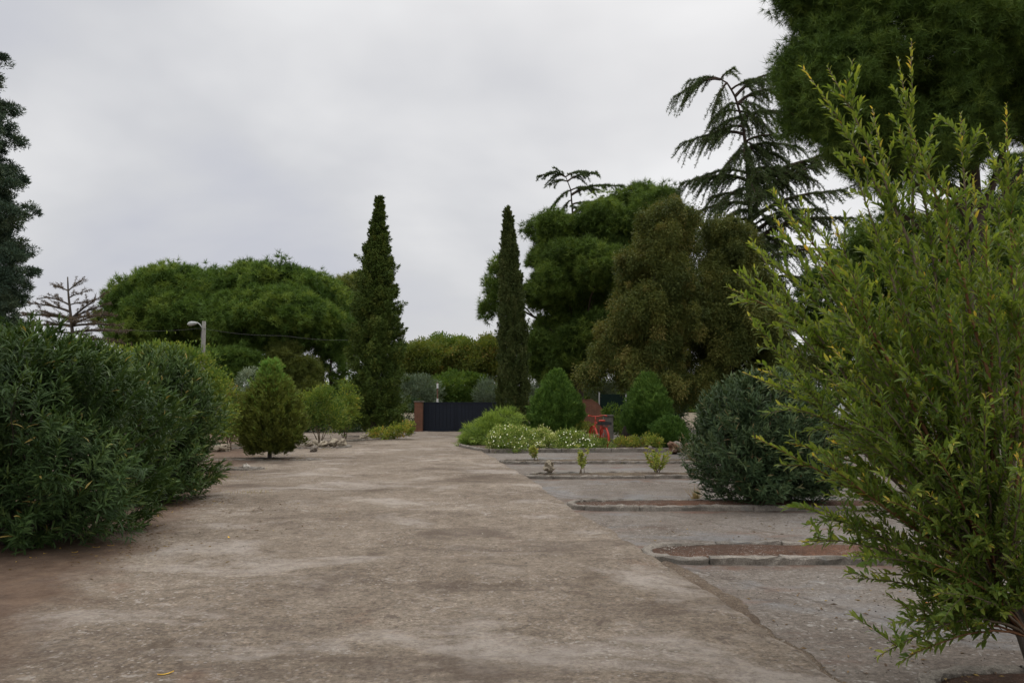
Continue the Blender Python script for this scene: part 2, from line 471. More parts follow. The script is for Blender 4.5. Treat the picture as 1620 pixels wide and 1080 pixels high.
def m_ground(name, stops, soil=None, scale=1.0, patch=None, bs=0.5, specks=True, grit=True, extra=None, gain=(0.74, 0.74, 0.735)):
    m, nt = nodes(name)
    tc = N(nt, 'ShaderNodeTexCoord'); v = tc.outputs['Object']
    big = noise(nt, v, 0.32 * scale, 6, 0.62, 0.3)
    mid = noise(nt, v, 2.1 * scale, 10, 0.72, 0.4)
    fin = noise(nt, v, 26 * scale, 10, 0.85)
    c = ramp(nt, mth(nt, 'ADD', mth(nt, 'MULTIPLY', big, 0.58), mth(nt, 'MULTIPLY', mid, 0.42)), stops)
    c = mix(nt, 0.9, c, ramp(nt, fin, [(0.36, (0.36, 0.34, 0.32)), (0.455, (0.82, 0.81, 0.80)), (0.50, (1.0, 1.0, 1.0)), (0.555, (1.18, 1.17, 1.16)), (0.64, (1.85, 1.83, 1.78))]), 'MULTIPLY')
    vo = N(nt, 'ShaderNodeTexVoronoi'); nt.links.new(v, vo.inputs['Vector']); vo.inputs['Scale'].default_value = 30 * scale
    hgt = mth(nt, 'ADD', mth(nt, 'ADD', mth(nt, 'MULTIPLY', fin, 0.9), mth(nt, 'MULTIPLY', mid, 1.2)), mth(nt, 'MULTIPLY', vo.outputs['Distance'], 0.4))
    gr = noise(nt, v, 9.0 * scale, 8, 0.9, 0.2)
    c = mix(nt, 0.75 if grit else 0.3, c, ramp(nt, gr, [(0.38, (0.55, 0.53, 0.51)), (0.48, (0.95, 0.95, 0.94)), (0.53, (1.06, 1.06, 1.05)), (0.62, (1.5, 1.48, 1.45))]), 'MULTIPLY')
    if specks:
        # flaking surface: ragged pale scabs and dark crusts, thicker in some areas
        fl = noise(nt, v, 7.0 * scale, 10, 0.78, 0.8)
        area = ramp(nt, noise(nt, v, 0.55 * scale, 5, 0.65), [(0.44, (0, 0, 0)), (0.60, (1, 1, 1))])
        scab = mth(nt, 'MULTIPLY', ramp(nt, fl, [(0.56, (0, 0, 0)), (0.61, (1, 1, 1))]), mth(nt, 'ADD', mth(nt, 'MULTIPLY', area, 0.75), 0.08))
        c = mix(nt, scab, c, (0.44, 0.405, 0.36))
        area2 = ramp(nt, noise(nt, v, 0.41 * scale, 5, 0.65, 0.5), [(0.45, (1, 1, 1)), (0.56, (0, 0, 0))])
        crust = mth(nt, 'MULTIPLY', ramp(nt, fl, [(0.40, (1, 1, 1)), (0.46, (0, 0, 0))]), mth(nt, 'ADD', mth(nt, 'MULTIPLY', area2, 0.6), 0.15))
        c = mix(nt, crust, c, (0.115, 0.088, 0.070))
        # embedded aggregate: the odd pale or dark stone
        sp = N(nt, 'ShaderNodeSeparateColor'); nt.links.new(vo.outputs['Color'], sp.inputs[0])
        near = ramp(nt, vo.outputs['Distance'], [(0.28, (1, 1, 1)), (0.42, (0, 0, 0))])
        pale = mth(nt, 'MULTIPLY', ramp(nt, sp.outputs[0], [(0.78, (0, 0, 0)), (0.84, (1, 1, 1))]), near)
        pale = mth(nt, 'MULTIPLY', pale, mth(nt, 'ADD', mth(nt, 'MULTIPLY', area, 0.8), 0.12))
        c = mix(nt, mth(nt, 'MULTIPLY', pale, 0.75), c, (0.50, 0.47, 0.43))
        dark = mth(nt, 'MULTIPLY', ramp(nt, sp.outputs[1], [(0.86, (0, 0, 0)), (0.9, (1, 1, 1))]), near)
        c = mix(nt, mth(nt, 'MULTIPLY', dark, 0.6), c, (0.10, 0.085, 0.075))
    if patch:
        for (col, sc, lo, hi, amt, st) in patch:
            mp = N(nt, 'ShaderNodeMapping'); mp.inputs['Scale'].default_value = st
            mp.inputs['Location'].default_value = (sc * 13.7, sc * 5.1, 0)
            nt.links.new(v, mp.inputs[0])
            f = ramp(nt, noise(nt, mp.outputs[0], sc, 7, 0.65, 0.5), [(lo, (0, 0, 0)), (hi, (1, 1, 1))])
            f = mth(nt, 'MULTIPLY', f, ramp(nt, gr, [(0.42, (0.5, 0.5, 0.5)), (0.53, (1, 1, 1))]))
            c = mix(nt, mth(nt, 'MULTIPLY', f, amt), c, col)
    if extra: c = extra(nt, v, c)
    c = mix(nt, 1.0, c, gain, 'MULTIPLY')
    finish(nt, c, 0.92, 0.18, hgt, bs, 0.02)
    return m


def xyz(nt, v):
    s = N(nt, 'ShaderNodeSeparateXYZ'); nt.links.new(v, s.inputs[0])
    return s.outputs


def lane_extra(nt, v, c):
    """bare reddish-brown earth along the left verge of the lane, with a ragged border"""
    o = xyz(nt, v)
    e = mth(nt, 'ADD', mth(nt, 'ADD', o[0], mth(nt, 'MULTIPLY', o[1], 0.24)), mth(nt, 'MULTIPLY', mth(nt, 'SUBTRACT', noise(nt, v, 0.9, 6, 0.65), 0.5), 2.0))
    f = ramp(nt, mth(nt, 'DIVIDE', mth(nt, 'ADD', e, 3.55), 4.0), [(0.28, (1, 1, 1)), (0.44, (0, 0, 0))])
    n = noise(nt, v, 5, 5, 0.7)
    return mix(nt, mth(nt, 'MULTIPLY', f, 0.85), c, ramp(nt, n, [(0.3, (0.085, 0.050, 0.034)), (0.7, (0.20, 0.135, 0.092))]))


def bay_extra(nt, v, c):
    """red earth washed along the kerbs and a few open joints in the slab"""
    o = xyz(nt, v)
    wob = mth(nt, 'MULTIPLY', mth(nt, 'SUBTRACT', noise(nt, v, 1.7, 7, 0.7), 0.5), 0.75)
    for yk in (7.93, 11.80, 16.6, 20.5):
        d = mth(nt, 'ABSOLUTE', mth(nt, 'SUBTRACT', mth(nt, 'ADD', o[1], wob), yk - 0.05))
        f = ramp(nt, d, [(0.06, (1, 1, 1)), (0.22, (0, 0, 0))])
        f = mth(nt, 'MULTIPLY', f, ramp(nt, noise(nt, v, 2.6, 8, 0.75), [(0.42, (0, 0, 0)), (0.60, (1, 1, 1))]))
        c = mix(nt, mth(nt, 'MULTIPLY', f, 0.7), c, (0.165, 0.088, 0.060))
    w2 = mth(nt, 'MULTIPLY', mth(nt, 'SUBTRACT', noise(nt, v, 2.5, 8, 0.7), 0.5), 0.22)
    ln = mth(nt, 'ADD', mth(nt, 'SUBTRACT', o[0], mth(nt, 'MULTIPLY', o[1], -0.62)), w2)
    for q_ in (6.55, 9.4, 13.0):
        d = mth(nt, 'ABSOLUTE', mth(nt, 'SUBTRACT', ln, q_))
        c = mix(nt, mth(nt, 'MULTIPLY', ramp(nt, d, [(0.006, (1, 1, 1)), (0.04, (0, 0, 0))]), 0.5), c, (0.10, 0.075, 0.060))
    return c


M['brick'] = m_brick()
M['lane'] = m_ground('worn_concrete_lane', [(0.36, (0.140, 0.108, 0.078)), (0.46, (0.208, 0.171, 0.132)), (0.54, (0.262, 0.220, 0.174)), (0.64, (0.345, 0.298, 0.242))],
                     patch=[((0.100, 0.074, 0.057), 0.5, 0.54, 0.64, 0.75, (1, 1.4, 1)), ((0.125, 0.10, 0.078), 1.9, 0.60, 0.66, 0.6, (0.6, 1.5, 1)), ((0.47, 0.43, 0.385), 0.6, 0.53, 0.64, 0.62, (0.9, 1.2, 1)),
                            ((0.20, 0.105, 0.065), 1.3, 0.62, 0.74, 0.5, (1, 1, 1))], extra=lane_extra, bs=1.0, gain=(0.81, 0.79, 0.785))
M['bay'] = m_ground('grey_concrete_slab', [(0.36, (0.150, 0.120, 0.098)), (0.47, (0.215, 0.180, 0.150)), (0.55, (0.255, 0.220, 0.190)), (0.66, (0.31, 0.275, 0.245))],
                    extra=bay_extra, patch=[((0.29, 0.285, 0.285), 0.5, 0.55, 0.66, 0.55, (1, 1.4, 1)), ((0.235, 0.240, 0.245), 0.62, 0.54, 0.62, 0.55, (0.8, 1.3, 1)), ((0.20, 0.095, 0.060), 0.8, 0.58, 0.70, 0.7, (0.7, 1.7, 1)),
                           ((0.12, 0.085, 0.065), 1.1, 0.57, 0.70, 0.6, (1, 1, 1))], bs=0.5, grit=False, gain=(0.66, 0.67, 0.68))
M['earth'] = m_ground('dry_earth', [(0.35, (0.13, 0.10, 0.07)), (0.5, (0.20, 0.155, 0.11)), (0.66, (0.25, 0.21, 0.15))],
                      patch=[((0.10, 0.12, 0.04), 0.25, 0.50, 0.65, 0.6, (1, 1, 1))], bs=0.5)
M['joint'] = m_ground('joint_earth', [(0.35, (0.12, 0.088, 0.066)), (0.5, (0.19, 0.148, 0.112)), (0.66, (0.27, 0.22, 0.17))], scale=2.5, bs=0.9, gain=(0.75, 0.73, 0.70))
M['soil'] = m_ground('red_soil', [(0.35, (0.060, 0.034, 0.022)), (0.5, (0.115, 0.062, 0.040)), (0.66, (0.20, 0.10, 0.062))], scale=2.5, bs=0.9)
M['soil_brown'] = m_ground('brown_soil', [(0.35, (0.075, 0.052, 0.036)), (0.5, (0.13, 0.095, 0.066)), (0.66, (0.21, 0.165, 0.115))], scale=2.5, bs=0.9)
M['kerb'] = m_ground('kerb_concrete', [(0.32, (0.17, 0.15, 0.128)), (0.5, (0.29, 0.26, 0.225)), (0.68, (0.40, 0.36, 0.32))], scale=3.0,
                     patch=[((0.075, 0.07, 0.06), 2.0, 0.51, 0.64, 0.65, (1, 1, 1)), ((0.16, 0.085, 0.055), 1.4, 0.54, 0.66, 0.5, (1, 1, 1)), ((0.26, 0.27, 0.27), 1.2, 0.55, 0.65, 0.6, (1, 1, 1))], bs=0.6, specks=False)
M['rock'] = m_ground('limestone_rock', [(0.3, (0.20, 0.165, 0.13)), (0.5, (0.38, 0.34, 0.28)), (0.68, (0.55, 0.51, 0.45))], scale=5, bs=1.0, specks=False, gain=(1.15, 1.12, 1.05),
                     patch=[((0.10, 0.08, 0.06), 7.0, 0.52, 0.62, 0.8, (1, 1, 1))])
M['rock_red'] = m_ground('rusty_rock', [(0.3, (0.15, 0.08, 0.05)), (0.5, (0.24, 0.14, 0.09)), (0.68, (0.36, 0.26, 0.20))], scale=5, bs=1.0, specks=False,
                         patch=[((0.55, 0.52, 0.48), 2.5, 0.52, 0.60, 0.8, (1, 1, 1))])
M['stone'] = m_ground('loose_stone', [(0.3, (0.17, 0.14, 0.115)), (0.5, (0.27, 0.235, 0.20)), (0.68, (0.42, 0.38, 0.335))], scale=4, bs=0.5, specks=False)
M['stone_pale'] = plain('pale_stone_chip', (0.46, 0.43, 0.38), (0.32, 0.29, 0.25), 12, 0.9, 0.2)
M['stone_dark'] = plain('dark_chip', (0.05, 0.04, 0.035), None, 12, 0.9, 0.2)

# ------------------------------------------------------------------ world, sun, camera
w = bpy.data.worlds.new('World'); S.world = w; w.use_nodes = True
nt = w.node_tree; nt.nodes.clear()
SUN_EL, SUN_AZ = 52.0, 20.0
sky = N(nt, 'ShaderNodeTexSky', sky_type='NISHITA'); sky.sun_disc = False
sky.sun_elevation = R(SUN_EL); sky.sun_rotation = R(SUN_AZ); sky.dust_density = 3.0
tc = N(nt, 'ShaderNodeTexCoord')
o = xyz(nt, tc.outputs['Generated'])
den = mth(nt, 'ADD', mth(nt, 'MAXIMUM', o[2], 0.0), 0.5)
cb = N(nt, 'ShaderNodeCombineXYZ')
nt.links.new(mth(nt, 'DIVIDE', o[0], den), cb.inputs[0]); nt.links.new(mth(nt, 'DIVIDE', o[1], den), cb.inputs[1])
mp = N(nt, 'ShaderNodeMapping'); mp.inputs['Location'].default_value = (3.1, 1.2, 0.0); mp.inputs['Scale'].default_value = (1.25, 1.6, 1)
nt.links.new(cb.outputs[0], mp.inputs[0])
n1 = noise(nt, mp.outputs[0], 1.0, 5, 0.48, 0.15)
clouds = ramp(nt, n1, [(0.32, (0.56, 0.57, 0.625)), (0.42, (0.64, 0.645, 0.667)), (0.50, (0.74, 0.74, 0.75)), (0.58, (0.84, 0.84, 0.845))])
bg1 = N(nt, 'ShaderNodeBackground'); bg1.inputs[1].default_value = 0.1; nt.links.new(sky.outputs[0], bg1.inputs[0])
bg2 = N(nt, 'ShaderNodeBackground'); zen = ramp(nt, mth(nt, 'MAXIMUM', o[2], 0.0), [(0.47, (0.97, 0.97, 0.97)), (0.66, (1.9, 1.88, 1.84)), (1.0, (3.0, 2.96, 2.88))])
nt.links.new(mix(nt, 1.0, clouds, zen, 'MULTIPLY'), bg2.inputs[0]); bg2.inputs[1].default_value = 1.06
ms = N(nt, 'ShaderNodeMixShader'); ms.inputs[0].default_value = 0.93
nt.links.new(bg1.outputs[0], ms.inputs[1]); nt.links.new(bg2.outputs[0], ms.inputs[2])
wo = N(nt, 'ShaderNodeOutputWorld'); nt.links.new(ms.outputs[0], wo.inputs[0])

sl = bpy.data.lights.new('sun', 'SUN'); sl.energy = 0.9; sl.angle = R(40); sl.color = (1.0, 0.97, 0.93)
so = bpy.data.objects.new('sun', sl); COL.objects.link(so)
az = R(SUN_AZ)
sd = np.array([math.sin(az) * math.cos(R(SUN_EL)), math.cos(az) * math.cos(R(SUN_EL)), math.sin(R(SUN_EL))])
from mathutils import Vector
so.rotation_euler = Vector(sd).to_track_quat('Z', 'Y').to_euler(); so.location = (0, 0, 30)

cam = bpy.data.cameras.new('camera'); cam.lens = 27.0; cam.sensor_width = 36.0; cam.clip_end = 3000; cam.clip_start = 0.05
co = bpy.data.objects.new('camera', cam); COL.objects.link(co)
co.location = (0, 0, H); co.rotation_euler = (PI / 2 + TH, 0, 0)
S.camera = co
S.view_settings.view_transform = 'Standard'; S.view_settings.look = 'None'
S.view_settings.exposure = 0.0; S.view_settings.gamma = 1.0
S.cycles.max_bounces = 10; S.cycles.diffuse_bounces = 7; S.cycles.glossy_bounces = 2; S.cycles.transmission_bounces = 5
S.cycles.caustics_reflective = False; S.cycles.caustics_refractive = False


# ------------------------------------------------------------------ ground, lane, bays
def grid(name, xs, ys, zf, mat, kind='structure'):
    X, Y = xs, ys
    Z = zf(X, Y)
    n, k = X.shape
    i, j = np.meshgrid(np.arange(n - 1), np.arange(k - 1), indexing='ij')
    F = np.stack([i * k + j, i * k + j + 1, (i + 1) * k + j + 1, (i + 1) * k + j], -1).reshape(-1, 4)
    mb = MB().add(np.stack([X, Y, Z], -1).reshape(-1, 3), F)
    ob = mb.build(name, mat, smooth=True)
    ob['kind'] = kind
    return ob


gx, gy = np.meshgrid(np.r_[np.linspace(-900, -60, 15), np.linspace(-55, 55, 111), np.linspace(60, 900, 15)],
                     np.r_[np.linspace(-300, -12, 8), np.linspace(-10, 80, 91), np.linspace(90, 1500, 20)], indexing='xy')
grid('ground', gx, gy, lambda x, y: -0.05 + 0.015 * fbm(x * 0.7, y * 0.7), M['earth'])


def lane_edge(y):
    """right border of the lane: it runs along the ends of the kerbed beds"""
    return np.interp(y, [-6, 4.5, 8.4, 12.1, 17.0, 20.9, 25.4, 30, 34, 42], [2.75, 2.0, 1.5, 0.93, 0.33, -0.28, -0.95, -1.75, -2.0, -1.6])


v = np.r_[np.arange(-4, 14, 0.09), np.arange(14, 44, 0.25)]
u = np.linspace(0, 1, 150)
U, Vv = np.meshgrid(u, v)
edge = lane_edge(Vv) + (fbm(Vv * 1.3, Vv * 0 + 3, 5) - 0.5) * 0.14 + (fbm(Vv * 6.3, Vv * 0 + 8, 3) - 0.5) * 0.09
X = -17 + (edge + 17) * (1 - (1 - U) ** 1.25)


def lane_z(x, y):
    z = 0.03 + 0.035 * (fbm(x * 0.8, y * 0.8) - 0.5) + 0.02 * (fbm(x * 3 + 9, y * 3, 3) - 0.5)
    lip = np.clip((edge - x) / 0.07, 0, 1)
    return (np.maximum(z, 0.012) + 0.012) * lip - 0.012 * (1 - lip)


grid('lane', X, Vv, lane_z, M['lane'])

bx, by = np.meshgrid(np.linspace(-2.6, 24, 180), np.r_[np.arange(-4, 14, 0.12), np.arange(14, 46, 0.4)])
grid('parking_pavement', bx, by, lambda x, y: -0.002 + 0.008 * (fbm(x * 1.1, y * 1.1) - 0.5) , M['bay'])

# loose brown earth gathered in the joint between lane and bays
yy = np.arange(1.5, 8.1, 0.08)
ed = lane_edge(yy) + (fbm(yy * 1.3, yy * 0 + 3, 5) - 0.5) * 0.14 + (fbm(yy * 6.3, yy * 0 + 8, 3) - 0.5) * 0.09
wd = np.clip((fbm(yy * 0.9, yy * 0 + 50, 5) - 0.40) * 0.8, 0.0, 0.17)
Xd = np.stack([ed - 0.03, ed + wd * 0.15, ed + wd * 0.55, ed + wd], 1); Yd = np.repeat(yy[:, None], 4, 1)
Zd = np.stack([yy * 0 + 0.004, yy * 0 + 0.018, yy * 0 + 0.014, yy * 0 - 0.012], 1) + rng.normal(0, 0.003, Xd.shape)
grid('joint_dirt', Xd, Yd, lambda x, y: Zd, M['joint'], 'stuff')

# gravel lying on the lane: far too many to count
mb = MB()
ico = np.array([[0, 0, 1], [1, 0, 0], [0, 1, 0], [-1, 0, 0], [0, -1, 0], [0, 0, -1]], float)
icf = np.array([[0, 1, 2], [0, 2, 3], [0, 3, 4], [0, 4, 1], [5, 2, 1], [5, 3, 2], [5, 4, 3], [5, 1, 4]])


def stones(mb, P, size, m, flat=0.55):
    n = len(P)
    V = ico[None] * rng.uniform(0.5, 1.3, (n, 6, 1)) * size[:, None, None]
    a = rng.uniform(0, 2 * PI, n)
    c, s = np.cos(a)[:, None], np.sin(a)[:, None]
    V = np.stack([V[..., 0] * c - V[..., 1] * s, V[..., 0] * s + V[..., 1] * c, V[..., 2] * flat], -1) + P[:, None]
    mb.add(V.reshape(-1, 3), (np.arange(n)[:, None, None] * 6 + icf[None]).reshape(-1, 3), 0.5, m)


def lane_pts(n, y0=2.2, y1=16, pow_=1.6):
    y = y0 + (y1 - y0) * rng.random(n) ** pow_
    x = rng.uniform(-1, 1, n) * y * 0.75 + rng.uniform(-0.5, 0.5, n)
    e = lane_edge(y)
    k = (x < e - 0.1) & (x > -8)
    x, y = x[k], y[k]
    d = fbm(x * 0.5 + 40, y * 0.5, 4)
    k = rng.random(len(x)) < np.clip((d - 0.38) * 5, 0.04, 1)
    x, y = x[k], y[k]
    z = 0.03 + 0.035 * (fbm(x * 0.8, y * 0.8) - 0.5) + 0.02 * (fbm(x * 3 + 9, y * 3, 3) - 0.5)
    return np.stack([x, y, z + 0.002], -1)


for n, lo, hi, m in ((45000, 0.004, 0.013, 0), (15000, 0.004, 0.013, 1), (7000, 0.003, 0.011, 2), (1100, 0.009, 0.022, 0), (160, 0.012, 0.026, 1)):
    P = lane_pts(n); stones(mb, P, rng.uniform(lo, hi, len(P)), m)
for yk, xa, xb in ((8.4, 1.6, 5.6), (12.25, 1.1, 5.6), (17.0, 0.5, 5.6)):
    n = 700
    P = np.c_[rng.uniform(xa, xb, n), yk + rng.uniform(-0.28, 0.28, n), rng.uniform(0.045, 0.06, n)]
    stones(mb, P, rng.uniform(0.004, 0.018, n), 0); stones(mb, P[:60] + [0.1, 0.02, 0.004], rng.uniform(0.005, 0.014, 60), 1)
n = 5200
P = np.c_[rng.uniform(1.2, 6.3, n), rng.uniform(3.2, 16, n), np.full(n, 0.002)]
P = P[(P[:, 0] > lane_edge(P[:, 1])) & (fbm(P[:, 0] * 0.8 + 7, P[:, 1] * 0.8, 4) > 0.47)]
stones(mb, P, rng.uniform(0.003, 0.009, len(P)), 0); stones(mb, P[::9] + [0.07, 0.03, 0], rng.uniform(0.003, 0.009, len(P[::9])), 2)
mb.build('gravel', [M['stone'], M['stone_pale'], M['stone_dark']])['kind'] = 'stuff'


# ------------------------------------------------------------------ kerbed beds
def sweep(mb, path, w=0.12, h=0.10, z0=-0.02, jit=0.0065):
    path = np.asarray(path, float)
    if len(path) > 16:
        # laid kerb stones: a run of about 0.9 m each, never quite level with the next
        k = 0
        while k < len(path) - 3:
            e = min(len(path), k + int(rng.integers(9, 13)))
            if len(path) - e < 4: e = len(path)
            q = path[k:e].copy()
            d = unit(q[-1] - q[-2]); q[-1] = q[-1] - d * 0.012
            q += rng.normal(0, 0.004, 2)
            sweep(mb, q, w, h + rng.normal(0, 0.006), z0, jit)
            k = e - 1
        return
    T = unit(np.gradient(path, axis=0)); Nn = np.stack([-T[:, 1], T[:, 0]], -1)
    prof = np.array([(-w / 2, z0), (-w / 2, h - 0.02), (-w / 2 + 0.018, h), (w / 2 - 0.018, h), (w / 2, h - 0.02), (w / 2, z0)])
    n, k = len(path), len(prof)
    V = np.zeros((n, k, 3))
    V[..., :2] = path[:, None] + Nn[:, None] * prof[None, :, :1]
    V[..., 2] = prof[None, :, 1]
    V[:, 1:5] += rng.normal(0, jit, (n, 4, 3))
    V[:, 2:4, 2] += (0.03 * (fbm(path[:, 0] * 1.2, path[:, 1] * 1.2) - 0.5))[:, None]
    i, j = np.meshgrid(np.arange(n - 1), np.arange(k - 1), indexing='ij')
    F = np.stack([i * k + j, i * k + j + 1, (i + 1) * k + j + 1, (i + 1) * k + j], -1).reshape(-1, 4)
    b = mb.n
    mb.add(V.reshape(-1, 3), F)
    for f in (list(range(k)), list(range((n - 1) * k, n * k))[::-1]):
        mb.L.append(np.array(f) + b); mb.S.append(np.array([k])); mb.M.append(np.array([0]))


def resample(P, step=0.09):
    P = np.asarray(P, float)
    d = np.r_[0, np.cumsum(np.linalg.norm(np.diff(P, axis=0), axis=1))]
    t = np.linspace(0, d[-1], max(3, int(d[-1] / step)))
    return np.stack([np.interp(t, d, P[:, i]) for i in range(P.shape[1])], -1)


def soil_sheet(mb, outline, z=0.04):
    O = np.asarray(outline, float); c = O.mean(0)
    rings = [O * s + c * (1 - s) for s in (1, 0.9, 0.75, 0.55, 0.3, 0.1)]
    V = []
    for q, P in enumerate(rings):
        zz = z + 0.03 * (fbm(P[:, 0] * 3, P[:, 1] * 3) - 0.4) + (0.012 * q)
        V.append(np.c_[P, zz])
    n = len(O); V = np.concatenate(V)
    F = [(r * n + i, r * n + (i + 1) % n, (r + 1) * n + (i + 1) % n, (r + 1) * n + i) for r in range(5) for i in range(n)]
    F.append([5 * n + i for i in range(n)])
    mb.add(V, F)


def bed(label, x0, x1, y, half, flip=1, soil='soil', h=0.085, slope=0.0, group='kerbed planting beds between the parking bays'):
    """long kerbed bed with a rounded end at x0, open to the back at x1"""
    a = np.linspace(PI / 2, 3 * PI / 2, 15)
    end = np.c_[x0 + 0.9 * half * 1.2 * (1 + flip * np.cos(a) * 1.0), y + half * np.sin(a)]
    if flip < 0: end[:, 0] = x0 - 0.9 * half * 1.2 * (1 + np.cos(a))
    P = np.r_[[[x1, y + half]], end, [[x1, y - half]]]
    P[:, 1] += slope * (P[:, 0] - x0)
    t = thing('planting_bed', label, 'planting bed', (x0, y, 0), 0, group)
    path = resample(P)
    mb = MB(); sweep(mb, path, 0.105, h * 0.85); mb.build('kerb', M['kerb'], t, (x0, y, 0))
    mb = MB(); soil_sheet(mb, resample(P, 0.2), h * 0.4); mb.build('soil', M[soil], t, (x0, y, 0))
    return t


bed('long kerbed bed of bare red soil nearest the camera on the lane edge', 1.45, 6.4, 8.4, 0.40)
bed('long kerbed bed with the bushy dark oleander standing in it', 0.92, 6.4, 12.25, 0.38)
bed('long kerbed bed with the holed limestone rock at its tip', 0.30, 6.4, 17.0, 0.36, soil='soil_brown', slope=0.03)
bed('thin grassy kerbed bed between the flower bed and the rock bed', -0.30, 6.0, 20.9, 0.34, soil='soil_brown', slope=0.03)
bed('kerbed bed whose pale corner shows at the foot of the tall leafy shrub', 2.32, 6.4, 4.35, 0.36)
# beds on the other side of the lane
LG = 'kerbed planting beds beyond the oleanders'
bed('short kerbed bed carrying one small white stone by the lane', -5.95, -11.5, 18.5, 0.30, -1, 'soil_brown', 0.09, group=LG)
bed('kerbed bed under the egg shaped golden thuja', -5.35, -11.5, 21.7, 0.32, -1, 'soil_brown', 0.07, group=LG)
bed('kerbed bed edged with a row of pale rocks by the lane', -5.75, -13, 27.5, 0.9, -1, 'soil_brown', 0.10, group=LG)
# back kerb of the bays, running away from the camera
t = thing('kerb_line', 'pale straight kerb closing the parking bays behind the dark oleander', 'kerb', (6.6, 5, 0))
mb = MB(); sweep(mb, resample([(6.6, 3), (6.6, 12), (6.62, 19)]), 0.14, 0.16); mb.build('kerb', M['kerb'], t, (6.6, 5, 0))
# flower bed
fb = np.array([(-0.72, 25.0), (0.8, 25.15), (3, 25.3), (6.5, 25.7), (8.2, 26.6), (8.0, 29.5), (5.0, 30.6), (1, 32.5), (-1.2, 33.5), (-1.95, 31), (-1.85, 27.8), (-1.2, 25.7), (-0.72, 25.0)])
t = thing('flower_bed', 'broad kerbed flower bed planted with white flowers and conifers', 'flower bed', (2, 28, 0))
mb = MB(); sweep(mb, resample(fb), 0.13, 0.13); mb.build('kerb', M['kerb'], t, (2, 28, 0))
mb = MB(); soil_sheet(mb, resample(fb, 0.4)[:-1], 0.07); mb.build('soil', M['soil_brown'], t, (2, 28, 0))
# verge under the tall cypress by the gate
vb = np.array([(-4.6, 31.2), (-4.7, 34), (-5.2, 38), (-5.3, 41.5)])
t = thing('kerb_line', 'low curved kerb under the jagged cypress leading to the gate', 'kerb', (-5, 36, 0))
P = resample(np.array([G(548, 700)[:2], G(600, 697)[:2], G(635, 692)[:2], G(655, 687)[:2]]), 0.12)
mb = MB(); sweep(mb, P, 0.13, 0.12); mb.build('kerb', M['kerb'], t, (-5, 36, 0))


# ------------------------------------------------------------------ rocks
def rock(label, c, size, mat, seed, holes=0.0, group=None, name='rock', sub=4):
    r = np.random.default_rng(seed)
    bm = bmesh.new(); bmesh.ops.create_icosphere(bm, subdivisions=sub, radius=1)
    V = np.array([q.co[:] for q in bm.verts]); F = np.array([[q.index for q in f.verts] for f in bm.faces]); bm.free()
    D = V.copy()
    for k in range(9):
        d = unit(r.normal(size=3)); lim = r.uniform(0.5, 0.85)
        p = D @ d
        D -= np.outer(np.maximum(p - lim, 0), d) * 0.85
    s = 1 + 0.16 * (np.sin(V @ r.normal(size=3) * 4 + 1) * np.sin(V @ r.normal(size=3) * 5)) + 0.05 * np.sin(V @ r.normal(size=3) * 14) * np.sin(V @ r.normal(size=3) * 11)
    if holes:
        for k in range(9):
            d = unit(r.normal(size=3)); q = np.clip(((V @ d) - 0.88) / 0.12, 0, 1); s -= holes * q * q * (3 - 2 * q)
    D *= s[:, None]
    D *= np.asarray(size)
    D[:, 2] -= D[:, 2].min() + 0.15 * size[2]
    ob = MB().add(D, F).build(name, mat)
    ob.location = c; ob.rotation_euler = (0, 0, r.uniform(0, 6))
    return tag(ob, label, 'rock', group)


q = G(867, 752); rock('holed pale limestone rock standing on the tip of a kerbed bed', (q[0], 17.15, 0.09), (0.17, 0.14, 0.17), M['rock'], 3, 0.35)
q = G(1064, 716); rock('large rusty rock with white streaks under the olive conifers', (q[0], 24.6, 0.02), (0.34, 0.26, 0.26), M['rock_red'], 4, 0.2)
rock('smaller rough rock leaning in front of the rusty streaked rock', (q[0] + 0.38, 24.1, 0.0), (0.20, 0.16, 0.12), M['rock'], 5, 0.3)
rock('brown rounded rock beside the rusty streaked rock', (q[0] + 0.62, 24.9, 0.0), (0.26, 0.22, 0.25), M['rock_red'], 6, 0.1)
rock('squat grey block at the end of the yellow ground cover', (q[0] - 0.75, 24.9, 0.02), (0.14, 0.12, 0.15), M['stone'], 16, 0.1)
q = G(388, 745); rock('small white stone on a short kerbed bed', (q[0], 18.5, 0.04), (0.12, 0.10, 0.10), M['stone_pale'], 7, 0.2)
RG = 'pale rocks edging the bed behind the golden thuja'
for i, (px, py, s, d) in enumerate(((543, 705, 0.20, 'pale rounded rock at the lane end of the rock edging'), (529, 704, 0.22, 'pale pitted rock second from the lane end of the rock edging'),
                                    (514, 703, 0.20, 'pale rock in the middle of the rock edging'), (500, 702, 0.17, 'tan low rock of the rock edging, nearer the golden thuja'),
                                    (491, 703, 0.15, 'smallest grey rock of the rock edging, half hidden by the golden thuja'))):
    q = G(px, 709); rock(d, (q[0], 27.2 + 0.2 * math.sin(i * 3), 0.05), (s, s * 0.8, s * (0.85 + 0.2 * math.sin(i * 2.1))), M['rock'], 20 + i, 0.25, RG, sub=3)
q = G(498, 716); rock('lone tan rock on the ground in front of the rock edging', (q[0], 24.9, 0), (0.16, 0.14, 0.14), M['stone'], 31, 0.2, sub=3)
for i, (px, d) in enumerate(((366, 'pale rock beside the brown shrub left of the golden thuja'), (378, 'tan rock between the brown shrub and the golden thuja'))):
    q = G(px, 712); rock(d, (q[0], 25.0, 0.02), (0.28, 0.2, 0.16), M['rock'], 40 + i, 0.25, sub=3)
q = G(1000, 686); rock('small white stone on the pale strip behind the flower bed', (8.5 - 3, 33, 0.0), (0.16, 0.12, 0.26), M['stone_pale'], 50, 0.3, sub=3)
